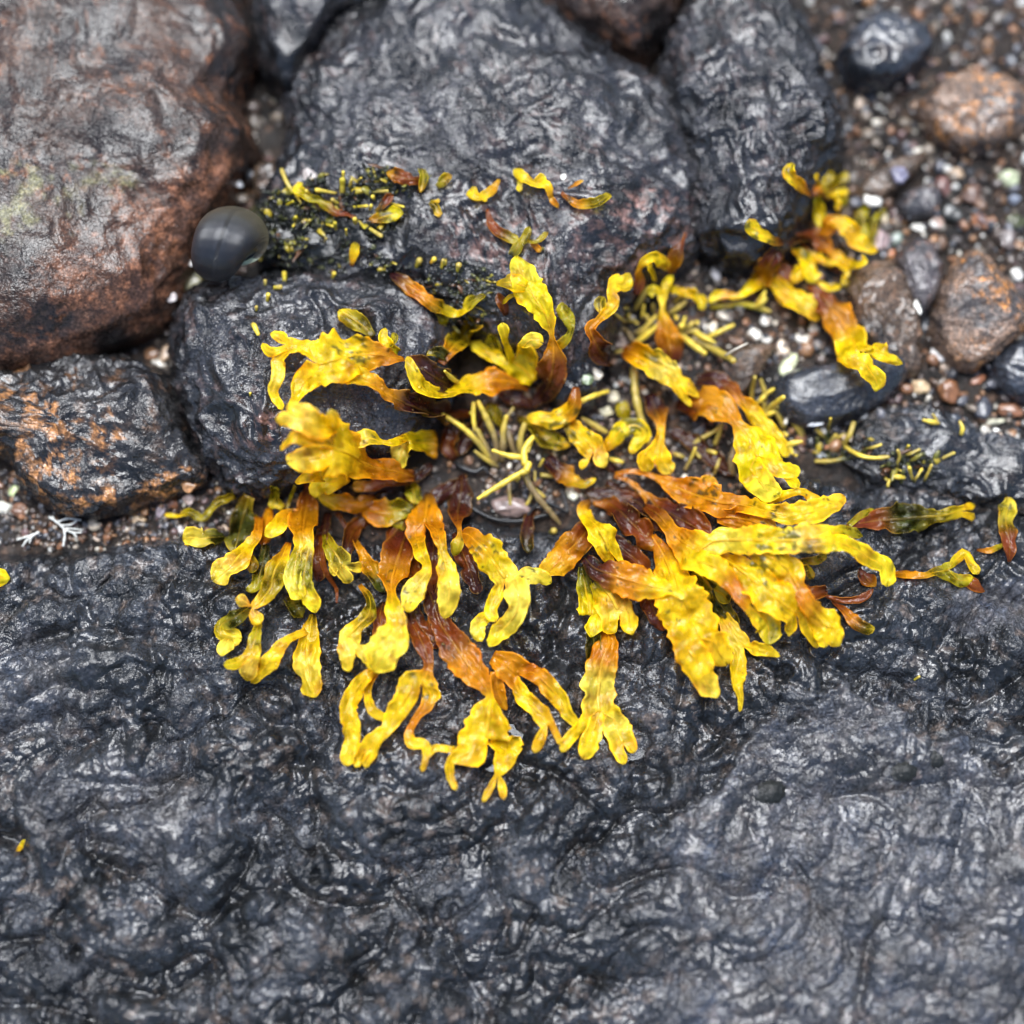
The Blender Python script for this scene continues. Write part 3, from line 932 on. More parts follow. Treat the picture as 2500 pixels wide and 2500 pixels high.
# ---- centre top
F("tall yellow leaf with a bright midrib standing over a brown blade",
  "1298,992,15,18,d 1318,968,30,46,d 1336,944,40,66,d 1346,914,48,78,r 1351,880,55,68,r 1351,848,60,34,o 1347,818,66,12,o 1340,790,72,36,y 1324,755,75,66,y 1304,724,75,76,y 1287,697,70,78,y 1276,668,62,72,p 1266,642,55,58,p 1260,624,50,34,y",
  extra=["1285,700,74,30,y 1255,690,66,52,y 1232,690,58,46,g 1212,688,50,20,y"], ruf=0.10, camber=-0.06, roll=0.25)
F("olive ribbon looping behind the tall yellow leaf", "1360,850,30,18,o 1378,834,40,26,g 1393,808,44,16,g 1388,780,45,34,g 1374,756,40,40,g 1372,738,35,24,g")
F("star shaped yellow frond with three curled arms at the centre",
  ["1302,932,45,36,y 1278,902,70,84,y 1252,882,85,66,y",
   ["1215,874,85,32,y 1182,858,80,38,y 1152,836,70,34,p", "1238,846,95,16,y 1233,822,95,22,y 1226,788,85,34,y", "1272,850,90,28,y 1296,830,85,40,p 1326,838,75,44,y"]],
  extra=["1220,872,70,18,y 1200,842,76,38,g 1195,828,74,20,g"], ruf=0.12)
F("small brown olive leaf on the top boulder face", "1190,510,8,6,r 1198,545,18,24,r 1222,570,20,34,r 1250,583,18,32,g 1266,594,14,16,g", ruf=0.12)
F("small olive sprig on the top boulder above the tall yellow leaf", "1252,626,10,26,k 1268,596,20,28,g 1284,578,24,22,g 1292,553,22,16,g", extra=["1284,588,20,10,g 1312,588,24,16,g 1338,566,22,10,g", "1300,592,14,14,o 1320,615,14,16,o"])
F("yellow frond with a twisted neck left of the finger clump",
  "1490,895,14,30,d 1468,862,28,60,d 1450,832,40,44,r 1440,802,52,32,o 1458,784,58,20,o 1480,762,60,28,y 1498,740,60,38,y 1492,714,56,24,y 1504,694,54,42,y 1524,690,50,54,y 1538,668,44,18,y",
  extra=["1470,764,50,14,y 1466,742,44,34,g 1472,724,36,20,g"], ruf=0.16)
F("yellow ribbon arching against the top boulder", "1550,720,16,18,d 1562,688,28,30,r 1560,660,38,14,o 1576,636,44,26,y 1600,630,44,32,y 1622,640,40,36,y 1628,660,36,18,y", extra=["1585,640,44,12,y 1588,658,46,20,y 1602,685,46,14,y"])
F("upright red brown leaf with a thin pointed stalk", "1640,668,22,8,r 1643,642,30,38,o 1652,616,30,40,d 1664,596,24,14,r 1674,568,14,4,r", ruf=0.12)
F("orange leaf narrowing to a knotted yellow top in the centre right gap",
  ["1640,890,22,40,d 1636,856,40,76,r 1629,818,54,72,o 1622,786,62,40,o 1618,752,66,14,y 1618,722,68,24,y",
   ["1600,706,68,26,y 1588,712,64,30,p 1584,700,60,16,y", "1628,692,72,26,y 1642,672,68,16,y"]], ruf=0.1, camber=-0.08)
F("curly yellow ribbon trailing right of the knotted top", "1640,706,50,16,y 1664,712,50,26,y 1698,722,46,30,y 1716,738,42,26,y 1708,756,38,14,y", ruf=0.28, lam=34)
F("brown edged yellow leaf streaked black above the centre hollow",
  ["1520,856,40,14,r 1546,862,70,60,o 1584,884,85,74,y 1622,905,90,74,p 1655,934,88,50,y", ["1664,962,84,20,y 1688,992,70,10,y", "1684,946,84,34,y 1706,970,72,12,y"]], ruf=0.14)
F("brown and orange leaf ending in a curly yellow ribbon under the black boulder",
  "1898,612,24,36,d 1878,645,42,58,r 1860,680,52,56,o 1835,704,54,38,y 1805,722,52,22,y 1772,722,48,30,o 1746,726,44,30,y 1730,738,40,16,y", ruf=0.2, lam=46)

# ---- tuft at upper right
F("yellow leaf lying on the black boulder", "1916,592,10,8,d 1895,588,20,24,r 1865,573,26,36,y 1840,556,26,40,y 1826,536,22,32,y", ruf=0.1)
F("orange and yellow leaf at the top edge of the black boulder", "1982,480,14,8,r 1958,459,24,26,o 1936,438,28,36,y 1924,420,28,32,y 1934,398,24,18,y")
F("olive bunch of ruffled lobes at the very top of the right tuft",
  ["1985,472,24,10,r 1998,460,34,22,o 2008,450,40,36,g", ["1996,440,44,18,y 1990,424,44,18,y", "2022,436,50,26,g 2032,416,50,24,g", "2042,448,46,30,g 2060,440,44,30,g 2064,418,40,22,g"]], ruf=0.25, lam=30)
F("small yellow frond with a drooping hooked tip right of the black boulder", ["1986,478,26,10,r 2005,481,40,22,r 2030,478,48,36,y", ["2048,468,50,24,y 2072,468,46,20,y", "2046,490,48,22,y 2044,516,40,12,y"]], extra=["2040,482,40,12,g 2060,492,42,24,g 2062,508,36,16,g"], ruf=0.2, lam=36)
F("yellow ruffled leaf hanging beside the black boulder edge", "1988,484,30,30,g 1998,512,40,40,y 2004,538,44,32,y 2006,556,44,44,y", ruf=0.2, lam=36)
F("orange arching frond with a yellow tip reaching over the gravel", "1958,570,20,10,r 1990,568,40,22,r 2016,562,60,36,o 2026,545,76,42,o 2050,542,86,42,y 2076,565,86,48,y 2096,590,80,48,y 2116,605,72,30,y 2142,613,60,14,y", ruf=0.14)
F("olive frond with two upright tips behind the arching frond", ["2126,608,16,16,g 2122,582,24,40,g", ["2108,545,30,34,g 2104,516,30,34,g 2124,500,24,10,g", "2134,556,30,26,g 2142,530,28,18,g 2164,510,22,10,g"]])
F("wavy frond from red brown to yellow in the right tuft", "1945,572,20,8,r 1985,576,36,16,r 2005,593,46,38,r 2030,615,54,36,o 2056,632,58,28,y 2078,646,58,24,y 2098,641,58,30,y 2118,640,54,44,y", ruf=0.22, lam=40)
F("thin stalked yellow ribbon bending down over the brown stone", "1950,582,18,6,r 1972,612,34,8,r 1995,630,46,30,y 2030,640,52,20,y 2062,650,54,24,y 2068,668,52,18,y 2060,681,48,12,y 2066,698,44,28,g", ruf=0.2, lam=40)
F("broad yellow leaf folded in the middle of the right tuft", "1932,612,24,16,o 1954,623,44,42,y 1968,645,56,42,y 1980,664,62,62,y 1984,692,56,40,y", extra=["1968,650,50,18,y 1948,668,48,36,y 1934,692,40,14,o"], ruf=0.2)
F("flat yellow leaf with a clear midrib below the right tuft", "1874,668,30,22,o 1894,690,44,46,y 1916,714,52,60,y 1946,735,56,66,y 1976,750,54,66,p 2002,762,48,48,y 2016,770,44,26,y", ruf=0.12)
F("long orange frond with forked yellow end over the slate stone",
  ["1972,698,40,10,r 1995,714,56,30,r 2020,740,70,70,r 2045,770,80,84,o 2062,800,84,84,o 2078,830,84,84,y 2092,858,82,92,y",
   ["2108,888,80,58,y 2124,908,76,52,y 2140,932,70,48,y 2138,956,62,24,y", "2130,848,80,50,y 2155,862,76,50,y 2178,876,68,28,y 2204,888,60,14,y"]], ruf=0.14, roll=0.2)
F("small yellow leaf between the tuft and the brown stone", "1996,688,30,12,y 2024,703,36,18,y 2052,698,30,12,y", ruf=0.2)
F("dark red blade under the broad folded leaf of the right tuft", "1892,640,14,20,d 1915,664,24,40,r 1938,690,24,28,r")
F("short dark red blade tucked under the wavy frond", "2000,645,12,14,d 2028,655,16,26,d 2052,664,14,16,r")

# ---- finger-side leaves in the middle
F("plump yellow leaf curling over a brown base beside the pebbles", "1406,945,30,16,r 1402,985,60,42,o 1376,1012,80,52,y 1345,1025,85,46,y 1312,1021,80,38,y 1286,1016,72,22,y", ruf=0.06, camber=-0.18)
F("olive see-through leaf below the plump yellow leaf", "1262,1022,24,14,d 1294,1034,38,30,g 1326,1060,46,56,g 1362,1080,46,42,g 1392,1088,40,16,y", ruf=0.14)
F("yellow leaf with a notched white tip in the middle", ["1370,1020,46,20,o 1398,1045,62,46,y 1426,1072,68,62,y 1450,1096,68,62,y", ["1436,1116,66,22,y 1424,1132,62,20,y 1418,1146,58,12,y", "1466,1118,66,42,p 1478,1140,60,30,p"]], ruf=0.1)
F("brown curled leaf with a thin yellow rim in the middle hollow", "1336,1118,20,30,d 1362,1148,34,52,d 1392,1168,40,50,o 1410,1178,40,28,y 1428,1182,38,20,y 1454,1168,36,12,y", ruf=0.24, lam=44)
F("hook shaped yellow leaf left of the upright stalk", "1476,1098,40,18,o 1500,1070,60,40,y 1522,1045,72,46,y 1555,1040,76,42,y 1571,1060,72,44,y 1553,1082,66,30,y 1541,1108,58,20,y", ruf=0.08)
F("yellow frond with two broad lobes below a dark red blade", ["1584,962,20,30,d 1600,1000,40,66,d 1612,1034,56,26,o 1613,1064,64,24,y 1608,1090,70,44,y 1602,1110,72,76,y", ["1576,1122,66,50,y 1584,1152,54,34,y", "1622,1132,70,46,y 1640,1156,62,40,p"]], ruf=0.09)
F("tiny olive leaf behind the hook shaped leaf", "1535,1020,14,18,g 1520,1000,24,38,g 1528,978,24,18,g", ruf=0.2, lam=30)
F("small olive leaf behind the yellow fingers", "1225,1040,16,14,g 1208,1005,28,34,g 1188,985,28,26,g")
F("brown wrinkled leaf left of the finger clump", "1110,1120,12,20,d 1092,1090,26,46,r 1105,1055,28,44,d 1128,1025,24,20,d")
F("dark brown blade at the foot of the star shaped frond", "1300,990,12,18,d 1270,975,26,44,d 1235,965,28,40,d 1215,950,24,18,r")

# ---- right of centre
F("big shining yellow leaf folding down from an orange blade on the right",
  ["1652,988,25,24,d 1690,986,55,76,r 1732,985,85,96,o 1776,1005,105,72,o 1800,1034,118,32,o 1828,1072,122,104,y 1850,1115,125,132,y",
   ["1846,1165,115,80,y 1872,1195,105,66,p 1904,1212,95,34,y", "1892,1138,120,56,y 1925,1150,115,46,y 1954,1150,105,40,y"]],
  extra=["1915,1160,80,20,y 1935,1172,80,34,y 1944,1192,72,24,y"], ruf=0.07, camber=-0.05, roll=0.15)
F("orange ribbon with a glossy purple base behind the big shining leaf", "1700,928,30,36,d 1742,926,50,50,d 1778,945,60,50,r 1806,976,66,34,o 1840,1006,70,46,y 1872,1042,70,46,y 1902,1078,66,40,y 1924,1115,58,22,y", ruf=0.1)
F("glossy orange blade on a bare stalk running to the right, upper of two",
  "1502,1158,35,12,o 1545,1150,45,13,o 1600,1164,50,18,o 1650,1190,60,62,o 1700,1210,70,86,o 1750,1225,78,86,o 1802,1231,84,62,o 1860,1244,92,46,y 1920,1258,98,52,y 1980,1251,102,68,y 2030,1232,96,52,y 2062,1210,86,20,o",
  extra=["1715,1208,70,40,o 1730,1180,80,50,o 1738,1160,76,40,o"], ruf=0.08)
F("dark red blade on a bare stalk, lower of two", "1500,1162,30,12,o 1535,1174,34,13,o 1570,1206,36,18,o 1602,1233,40,46,r 1650,1262,44,76,d 1700,1288,44,82,r 1735,1308,40,46,r", ruf=0.12)
F("red orange strip widening into the broadest yellow frond at the right",
  ["1572,1235,40,12,r 1606,1256,60,42,r 1636,1290,85,42,o 1666,1322,110,76,o 1704,1345,130,124,y",
   [["1765,1318,135,76,p 1830,1318,138,76,y 1900,1320,140,72,y 1965,1316,138,76,p",
     ["2035,1300,120,36,y 2070,1296,100,30,g 2106,1308,80,22,g", "2030,1326,132,52,y 2080,1336,118,46,y 2126,1364,100,46,y 2162,1388,85,52,y 2166,1432,68,36,y"]],
    "1742,1382,125,62,y 1782,1422,115,42,o 1816,1464,105,40,o 1852,1500,85,52,y 1876,1528,66,66,y 1878,1574,50,36,g"]],
  ruf=0.07, roll=0.2)
F("wide yellow leaf under the broadest frond with two short tips", ["1758,1358,70,28,y 1800,1385,90,76,y 1850,1424,98,96,y 1900,1464,96,96,y 1940,1494,88,88,y", ["1974,1528,74,46,y 1990,1558,62,42,y 1994,1582,54,24,y", "1930,1522,76,42,y 1926,1554,64,14,y"]], ruf=0.09)
F("orange edged yellow strip ending in a scalloped fan at lower right", ["1830,1338,110,36,y 1880,1360,115,66,y 1926,1392,115,70,y 1950,1436,110,46,o 1972,1476,104,46,o 2000,1508,95,62,y 2026,1532,84,88,y", ["2040,1556,74,44,y 2052,1576,66,34,y", "2012,1560,74,40,y 2016,1580,66,26,y"]], ruf=0.09)
F("small olive two lobed tip beside the scalloped fan frond", ["1948,1382,30,36,g 1972,1378,32,34,g", ["1992,1368,32,22,g 2018,1354,28,18,g", "1978,1398,28,22,g 1984,1414,24,18,g"]], ruf=0.08)
F("olive see-through double lobe under the broadest yellow frond", ["1698,1392,24,36,g 1724,1418,30,66,g 1740,1440,28,76,g", ["1768,1456,24,36,g 1780,1472,20,28,g", "1742,1466,22,32,g 1748,1482,18,24,g"]], ruf=0.08)
F("yellow ribbon looping from the big shining leaf to the right", "1850,1222,50,18,y 1895,1212,60,30,y 1950,1200,64,18,y 1980,1210,62,30,y 1996,1234,60,36,y 2012,1258,56,22,y", ruf=0.16)
F("amber blistered blade between the two right hand fronds", "1750,1262,50,36,o 1800,1264,66,60,o 1850,1276,74,62,o 1895,1292,70,36,o", ruf=0.1)
F("dark olive see-through leaf with a yellow forked tip far right", ["2066,1286,14,10,r 2108,1276,20,26,r 2145,1271,24,60,r 2190,1268,24,84,k 2240,1262,24,76,k 2286,1260,24,34,g 2316,1255,24,36,g 2346,1247,24,32,y", ["2380,1264,20,24,y", "2380,1233,22,24,y"]], ruf=0.1)
F("narrow olive leaf beside the dark see-through leaf", "2072,1282,24,14,g 2104,1256,30,18,g 2134,1243,24,12,g", ruf=0.2, lam=36)
F("brown leaf with a pale knobbly top at the right edge", "2464,1372,8,6,r 2466,1340,18,30,r 2461,1302,22,48,r 2455,1268,22,38,g 2460,1238,22,46,p 2458,1214,18,30,p", ruf=0.12)
F("orange strip ending in an olive looped tip at right", ["2180,1400,14,16,o 2215,1400,20,28,o 2255,1405,20,16,o 2285,1396,24,24,g 2318,1392,28,60,g", ["2350,1418,24,34,g 2378,1410,22,24,y", "2338,1362,34,26,y 2356,1350,36,24,y 2372,1375,34,24,y 2388,1402,28,26,y"]], ruf=0.08)
F("dark red scrap on the slab under the looped tip", "2345,1408,8,14,d 2374,1424,14,34,r 2404,1444,12,12,r")
F("tiny orange leaf beside the pale knobbly one", "2385,1342,6,6,r 2414,1345,14,16,o 2436,1336,16,14,g 2454,1328,12,7,y")
F("thin brown leaf lying flat right of the scalloped fan", "2008,1452,6,6,r 2058,1466,12,18,r 2106,1460,14,22,r 2132,1438,10,6,r")
F("small brown leaf with an olive tip right of the scalloped fan", "2030,1464,6,6,r 2058,1488,12,22,r 2084,1514,14,34,o 2114,1534,14,32,k 2136,1534,12,22,y")
F("short brown blade under the far tip of the broadest frond", "2098,1388,6,8,d 2116,1412,14,46,r 2138,1432,12,16,o")

# ---- lower centre
F("yellow leaf twisting out of a brown fold above the lower centre fronds", ["1442,1222,40,14,d 1424,1240,60,36,o 1434,1262,70,38,y 1456,1285,74,54,y 1475,1314,74,74,y 1486,1342,70,62,y", ["1510,1362,62,20,y 1524,1374,56,8,y", "1488,1368,62,24,y 1486,1392,56,16,y"]], ruf=0.1)
F("brown orange leaf slanting down left of the twisting yellow leaf", "1448,1278,26,36,d 1420,1314,44,76,r 1388,1345,52,80,o 1356,1378,54,76,o 1330,1406,52,56,o", ruf=0.1)
F("dark red leaf with an orange midrib under the twisting yellow leaf", "1448,1228,28,10,o 1490,1232,40,40,r 1526,1260,48,70,d 1556,1290,52,74,r 1584,1316,56,54,r 1612,1340,58,30,o", ruf=0.18)
F("largest hanging yellow frond with two blunt tips, lower right of centre",
  ["1590,1308,50,26,o 1614,1344,70,48,o 1638,1395,84,92,y 1655,1450,90,120,y 1681,1510,92,130,y 1704,1558,90,138,y",
   ["1756,1592,86,72,y 1776,1624,80,56,y", "1698,1610,86,84,y 1716,1652,78,66,y 1742,1688,68,44,p 1750,1704,62,28,p"]], ruf=0.07, roll=0.2, camber=-0.04)
F("yellow frond with a long drip like tip behind the largest hanging frond", ["1762,1505,40,36,y 1792,1552,46,52,p 1814,1580,46,56,y", ["1850,1585,40,36,y 1880,1591,36,26,y 1904,1602,28,10,y", "1802,1622,40,44,y 1796,1658,36,46,y 1808,1700,28,18,y 1806,1738,20,7,y"]], ruf=0.14)
F("orange leaf lying crosswise over the largest hanging frond", "1428,1362,60,28,d 1452,1386,80,56,d 1488,1402,98,72,r 1510,1408,105,92,o 1556,1422,115,88,o 1602,1434,118,58,y 1642,1444,116,28,y 1672,1462,112,12,y", ruf=0.08)
F("short yellow leaf with a ragged lower edge left of the crosswise orange leaf", ["1452,1418,60,36,g 1484,1446,72,88,y 1508,1488,72,114,p", ["1536,1524,62,50,y 1544,1550,54,16,y", "1488,1526,62,54,y 1504,1544,54,26,y"]], ruf=0.1)
F("olive yellow leaf curling behind the ragged leaf", ["1420,1384,30,14,k 1428,1428,44,42,g 1438,1470,50,58,y 1444,1500,48,70,y", ["1446,1534,42,44,y 1442,1556,36,28,y", "1420,1496,44,28,y 1414,1482,42,14,y"]], ruf=0.12)
F("amber to yellow frond with three splayed lobes at the bottom",
  ["1476,1528,24,28,d 1486,1562,38,50,o 1471,1610,48,74,o 1463,1660,50,80,p 1460,1708,46,76,p 1463,1738,44,88,y",
   [["1502,1768,40,74,p 1520,1815,34,70,y", ["1548,1838,26,28,y", "1518,1848,28,30,y 1524,1866,24,20,y"]], "1446,1790,38,46,y 1432,1832,30,48,y 1424,1854,26,34,y", "1422,1768,38,34,y 1392,1800,34,32,y 1370,1836,28,20,y"]], ruf=0.09)
F("red brown blade opening into a bright forked yellow frond at bottom centre",
  ["1046,1436,24,44,d 1058,1474,36,46,d 1076,1522,46,56,r 1106,1570,52,74,r 1136,1612,56,90,o 1166,1652,58,66,o 1190,1686,60,28,o 1197,1704,60,22,y 1195,1730,60,76,y 1190,1770,56,116,y 1186,1800,52,132,y",
   [["1232,1805,50,64,y 1236,1840,46,60,y 1226,1870,42,42,y 1216,1892,38,14,y", ["1226,1922,30,20,y 1230,1952,22,14,y", "1196,1926,30,16,y 1178,1958,22,10,y"]],
    "1148,1832,50,74,y 1122,1846,46,46,y 1102,1858,40,24,y 1098,1890,34,20,y 1114,1928,26,12,y"]],
  extra=["1110,1830,40,14,y 1064,1827,34,18,y 1040,1850,26,12,y"], ruf=0.07)
F("orange and yellow frond splitting into two long strips, right of bottom centre",
  ["1202,1604,30,36,o 1236,1624,44,70,o 1264,1648,48,88,o", ["1318,1654,46,46,o 1366,1704,42,46,y 1388,1746,38,34,y 1416,1772,30,12,y", ["1276,1700,46,42,y 1318,1740,42,46,y 1338,1768,38,38,y", ["1366,1808,30,16,y 1376,1814,26,10,y", "1318,1806,30,26,y 1304,1838,24,20,y"]]]],
  extra=["1212,1640,36,30,o 1216,1690,38,34,o 1238,1734,30,14,o"], ruf=0.12)
F("frond splitting into an orange strip and a yellow strip, left of bottom centre",
  ["1002,1515,24,28,r 1030,1568,40,42,r 1046,1612,50,26,r 1044,1640,56,30,o 1030,1666,58,84,y",
   ["1052,1692,52,46,y 1042,1722,46,30,o 1020,1748,42,18,o 1000,1786,38,22,o 1006,1815,34,26,y 1036,1817,32,26,y 1040,1850,28,18,y 1030,1884,22,12,y",
    ["992,1700,54,58,y 966,1745,48,50,y 946,1780,44,36,y 920,1802,40,42,y 902,1830,34,52,y", ["896,1860,26,20,y 892,1876,22,14,y", "876,1856,26,26,y 868,1874,22,20,y"]]]],
  ruf=0.1)
F("yellow ribbon hanging in wide bends at the lower left of the tuft", "930,1630,40,18,o 892,1652,50,38,y 866,1690,48,50,y 848,1730,42,42,y 860,1775,38,44,y 856,1820,32,40,y 844,1870,24,30,y", extra=["915,1645,40,24,o 896,1684,42,20,y 906,1730,38,24,y 932,1750,34,24,y 954,1756,28,10,y"], ruf=0.16)
F("reddish leaf turning into a blurred thick yellow frond left of centre",
  "992,1298,20,36,d 976,1350,40,86,r 960,1400,60,80,o 955,1440,85,28,o 960,1480,105,38,y 968,1525,115,54,y 955,1565,112,84,p 932,1605,104,84,p 912,1640,92,40,y", ruf=0.07, roll=0.15)
F("olive yellow frond hanging left of the blurred thick frond", ["878,1428,30,10,o 902,1460,44,22,g 900,1500,56,36,g 868,1532,66,40,y 850,1556,68,62,p", ["882,1584,66,40,p 908,1620,60,28,p", "846,1596,64,42,p 852,1640,56,24,y"]], ruf=0.08)
F("orange leaf splitting into two pale yellow hanging strips",
  ["1046,1202,24,14,d 1040,1240,60,70,o 1036,1276,85,100,o",
   ["1072,1310,92,38,o 1080,1345,100,24,y 1090,1390,108,52,y 1096,1430,108,56,p 1094,1470,98,52,p 1084,1510,84,28,p", "1016,1312,88,46,o 1028,1350,96,36,y 1044,1385,102,24,y 1026,1420,102,50,p 1002,1455,92,56,p 998,1495,80,30,y"]], ruf=0.07, roll=0.2)
F("dark brown blade with a vivid orange midrib beside the finger clump", "1128,1158,14,18,d 1126,1200,36,58,d 1119,1238,46,68,d 1118,1270,52,24,r 1122,1302,56,12,o 1116,1330,50,34,g 1108,1358,40,18,g", ruf=0.1)
F("yellow frond with a hole and curled arms at lower centre",
  ["1122,1302,40,10,o 1144,1306,60,38,o 1162,1322,72,62,o 1186,1346,82,82,y 1210,1380,88,76,y 1234,1412,92,74,p",
   [ "1262,1442,95,58,p 1264,1485,92,50,p 1244,1520,86,58,p 1216,1548,78,44,y 1194,1578,68,20,y", "1212,1448,92,38,y 1198,1488,86,34,y 1210,1518,78,26,y"]],
  extra=["1252,1432,88,30,y 1284,1408,84,48,p 1312,1404,76,44,p 1346,1424,64,26,y", "1212,1500,70,22,y 1180,1512,66,36,y 1166,1540,58,40,p 1176,1566,50,20,y"], ruf=0.09)
F("olive amber leaf full of dark pits left of the split orange leaf", "880,1238,16,22,o 930,1252,30,72,o 968,1248,34,62,g 1014,1236,30,16,g", extra=["950,1255,26,44,g 972,1276,24,34,g 982,1298,18,14,g"], ruf=0.14)
F("small olive leaf with a bright rim above the pitted leaf", "1000,1172,16,22,o 1010,1202,28,44,g 1016,1230,26,24,y")
F("thin brown stalk widening into a dark olive blade", "822,1254,14,10,r 855,1300,22,13,r 882,1345,28,20,o 904,1385,32,46,o 922,1416,28,50,k 938,1446,18,20,k", ruf=0.2)
F("orange leaf with a yellow neck at the left of the tuft",
  ["752,1188,14,10,r 749,1230,34,52,r 742,1268,56,80,o 740,1300,78,62,o 744,1330,92,48,y",
   ["748,1372,100,38,g 742,1425,104,46,g 762,1470,92,40,y 770,1496,82,18,y", "722,1372,104,40,g 716,1420,106,46,p 738,1462,96,44,y"]],
  extra=["725,1262,46,34,o 700,1262,54,46,o 670,1292,50,42,y 646,1308,40,14,y"], ruf=0.08, roll=0.2)
F("spotted yellow strip ending in paired round tips, lower left",
  ["704,1325,40,14,o 688,1362,76,42,y 668,1400,92,58,g 662,1432,96,50,g 640,1462,96,34,y 616,1482,92,18,y",
   ["622,1500,88,34,y 634,1524,80,36,y", "592,1466,86,36,p 574,1464,78,32,p"]], ruf=0.07)
F("wavy olive ribbon on the shell grit left of the tuft", "575,1212,20,24,g 534,1224,30,22,g 508,1256,32,20,g 490,1265,30,24,g 462,1250,28,18,g 438,1260,24,16,y 402,1257,18,8,y", ruf=0.26, lam=40)
F("dark olive broad leaf seen through to black rock", "606,1212,16,36,g 596,1258,24,70,k 582,1308,22,72,k 570,1352,14,36,g", ruf=0.1)
F("pale olive lobed leaf left of the dark olive broad leaf", "548,1310,8,20,k 520,1312,16,42,k 492,1316,20,54,p 465,1312,18,56,p 446,1318,14,30,p", ruf=0.14, lam=34)
F("yellow frond with a broad blunt end over the slab, left", "632,1262,26,26,o 630,1300,36,24,o 610,1330,42,36,y 586,1356,44,56,y 560,1385,40,72,p 534,1406,34,66,p 518,1418,28,40,p", extra=["612,1358,24,18,g 616,1380,24,34,g 610,1398,18,22,g"], ruf=0.1)
F("dark olive leaf curling into a pale double lobe, lower left", "606,1484,40,22,g 576,1506,46,48,k 542,1524,46,38,g 540,1545,50,36,y 572,1556,52,46,p 590,1560,48,36,p", extra=["560,1560,48,24,p 548,1580,44,42,p 542,1602,36,28,p"], ruf=0.08)
F("narrow hanging yellow strip with a side lobe, lower left", ["632,1520,60,16,y 622,1558,62,32,g 614,1598,58,46,y", ["606,1640,46,40,p 602,1662,40,26,y", "576,1618,48,30,y 546,1622,40,24,y"]], ruf=0.08)
F("square ended yellow frond with a long left arm, lower left", "763,1500,40,14,g 756,1540,46,44,y 749,1590,44,64,y 752,1640,38,70,p 758,1672,32,72,y 770,1702,26,50,y", extra=["748,1540,44,18,y 704,1560,44,22,y 676,1590,40,38,y 646,1630,34,42,y 612,1666,26,18,y"], ruf=0.08)
F("olive leaf ending in three round lobes, left of centre", ["788,1296,20,14,g 804,1330,34,36,g 826,1362,40,54,g 832,1380,40,48,p", ["862,1384,42,30,p 886,1388,36,26,y", "846,1408,40,40,p 852,1424,34,28,p"]], extra=["822,1384,36,22,p 808,1402,32,28,p"], ruf=0.08)
F("thin red brown stem drooping over the slab", "782,1308,16,8,r 785,1355,22,15,r 795,1396,22,15,r 820,1436,18,8,r 822,1472,12,4,r")
F("dark olive scalloped leaf under the spotted strips", "706,1455,14,24,g 724,1484,20,50,k 738,1508,14,24,g", ruf=0.2, lam=26)
F("small yellow green ruffled sprig under the charcoal boulder", "676,1190,14,12,g 672,1216,24,24,g 662,1242,24,32,y", extra=["672,1222,20,14,g 692,1240,22,26,y", "720,1185,16,8,g 706,1225,24,10,g 700,1245,22,8,g"], ruf=0.2, lam=24)
F("red brown folded blade behind the bottom forked fronds", "1060,1290,14,20,d 1058,1350,24,46,d 1052,1410,30,52,r 1060,1450,30,40,d")
F("dark red blade behind the blurred thick yellow frond", "935,1470,14,24,d 928,1510,24,44,r 940,1570,28,46,r 975,1610,24,28,r")
F("brown blade low in the shadow under the split orange leaf", "1010,1290,10,20,d 990,1330,20,36,d 1015,1400,24,40,r 1030,1440,20,26,d")
F("dark brown leaf between the boulder and the hanging yellow lobe", "960,1190,10,24,d 905,1205,20,40,d 865,1250,18,30,d")
F("deep red blade at the root of the hanging fronds", "1135,1175,8,24,d 1085,1200,22,46,d 1050,1225,22,34,d")
F("dark amber blade at the root right of the black cord", "1430,1200,8,20,d 1500,1210,18,40,d 1560,1225,20,46,r 1610,1245,18,26,d")

# ---- small plants along the top
F("curly olive leaf in the black moss at the top", "868,530,10,10,r 818,516,20,20,r 788,495,26,28,g 752,482,28,24,g 728,460,26,28,y 738,446,22,14,y", ruf=0.24, lam=34)
F("short yellow leaf with an orange end in the black moss", "903,538,12,10,o 935,530,20,36,g 962,522,22,38,y 984,520,18,22,g", ruf=0.14)
F("small olive brown blade pointing up in the black moss", "920,520,12,12,g 938,498,22,24,r 958,474,20,26,r")
F("brown wavy leaf at the top edge left of centre", "1030,440,14,20,d 1005,438,24,34,r 970,432,26,40,r 945,420,22,22,o", ruf=0.22, lam=34)
F("olive leaf with an orange point hanging at the top edge", "1030,412,20,22,g 1033,440,24,28,g 1026,470,18,10,o")
F("small yellow green leaf at the top edge right of the moss", "1066,455,12,14,g 1084,440,20,26,g 1102,428,18,22,y")
F("small forked yellow and orange leaf near the top edge", "1142,468,16,18,y 1164,480,22,24,y 1188,474,24,26,y 1206,458,20,22,o 1220,438,14,6,o", extra=["1164,478,20,12,y 1152,456,20,22,y", "1180,478,18,10,y 1186,492,16,14,y"])
F("blurred yellow cluster leaf at the top centre", "1345,482,14,14,o 1335,452,24,24,y 1305,448,28,26,y 1275,430,28,30,y 1255,412,24,26,y", extra=["1310,446,26,18,y 1330,428,28,30,y", "1270,438,18,16,g 1268,468,16,14,y"])
F("tiny orange pointed leaf below the blurred cluster", "1342,478,10,8,g 1352,492,14,18,o 1364,508,10,5,o")
F("boat shaped olive and orange leaf on the top boulder", "1370,470,8,8,r 1402,497,18,24,o 1446,499,22,24,g 1470,488,22,30,g 1490,474,18,24,g", ruf=0.1, camber=0.2)
F("tiny orange sliver above the boat shaped leaf", "1386,460,6,6,r 1410,450,12,12,o 1424,440,8,4,o")
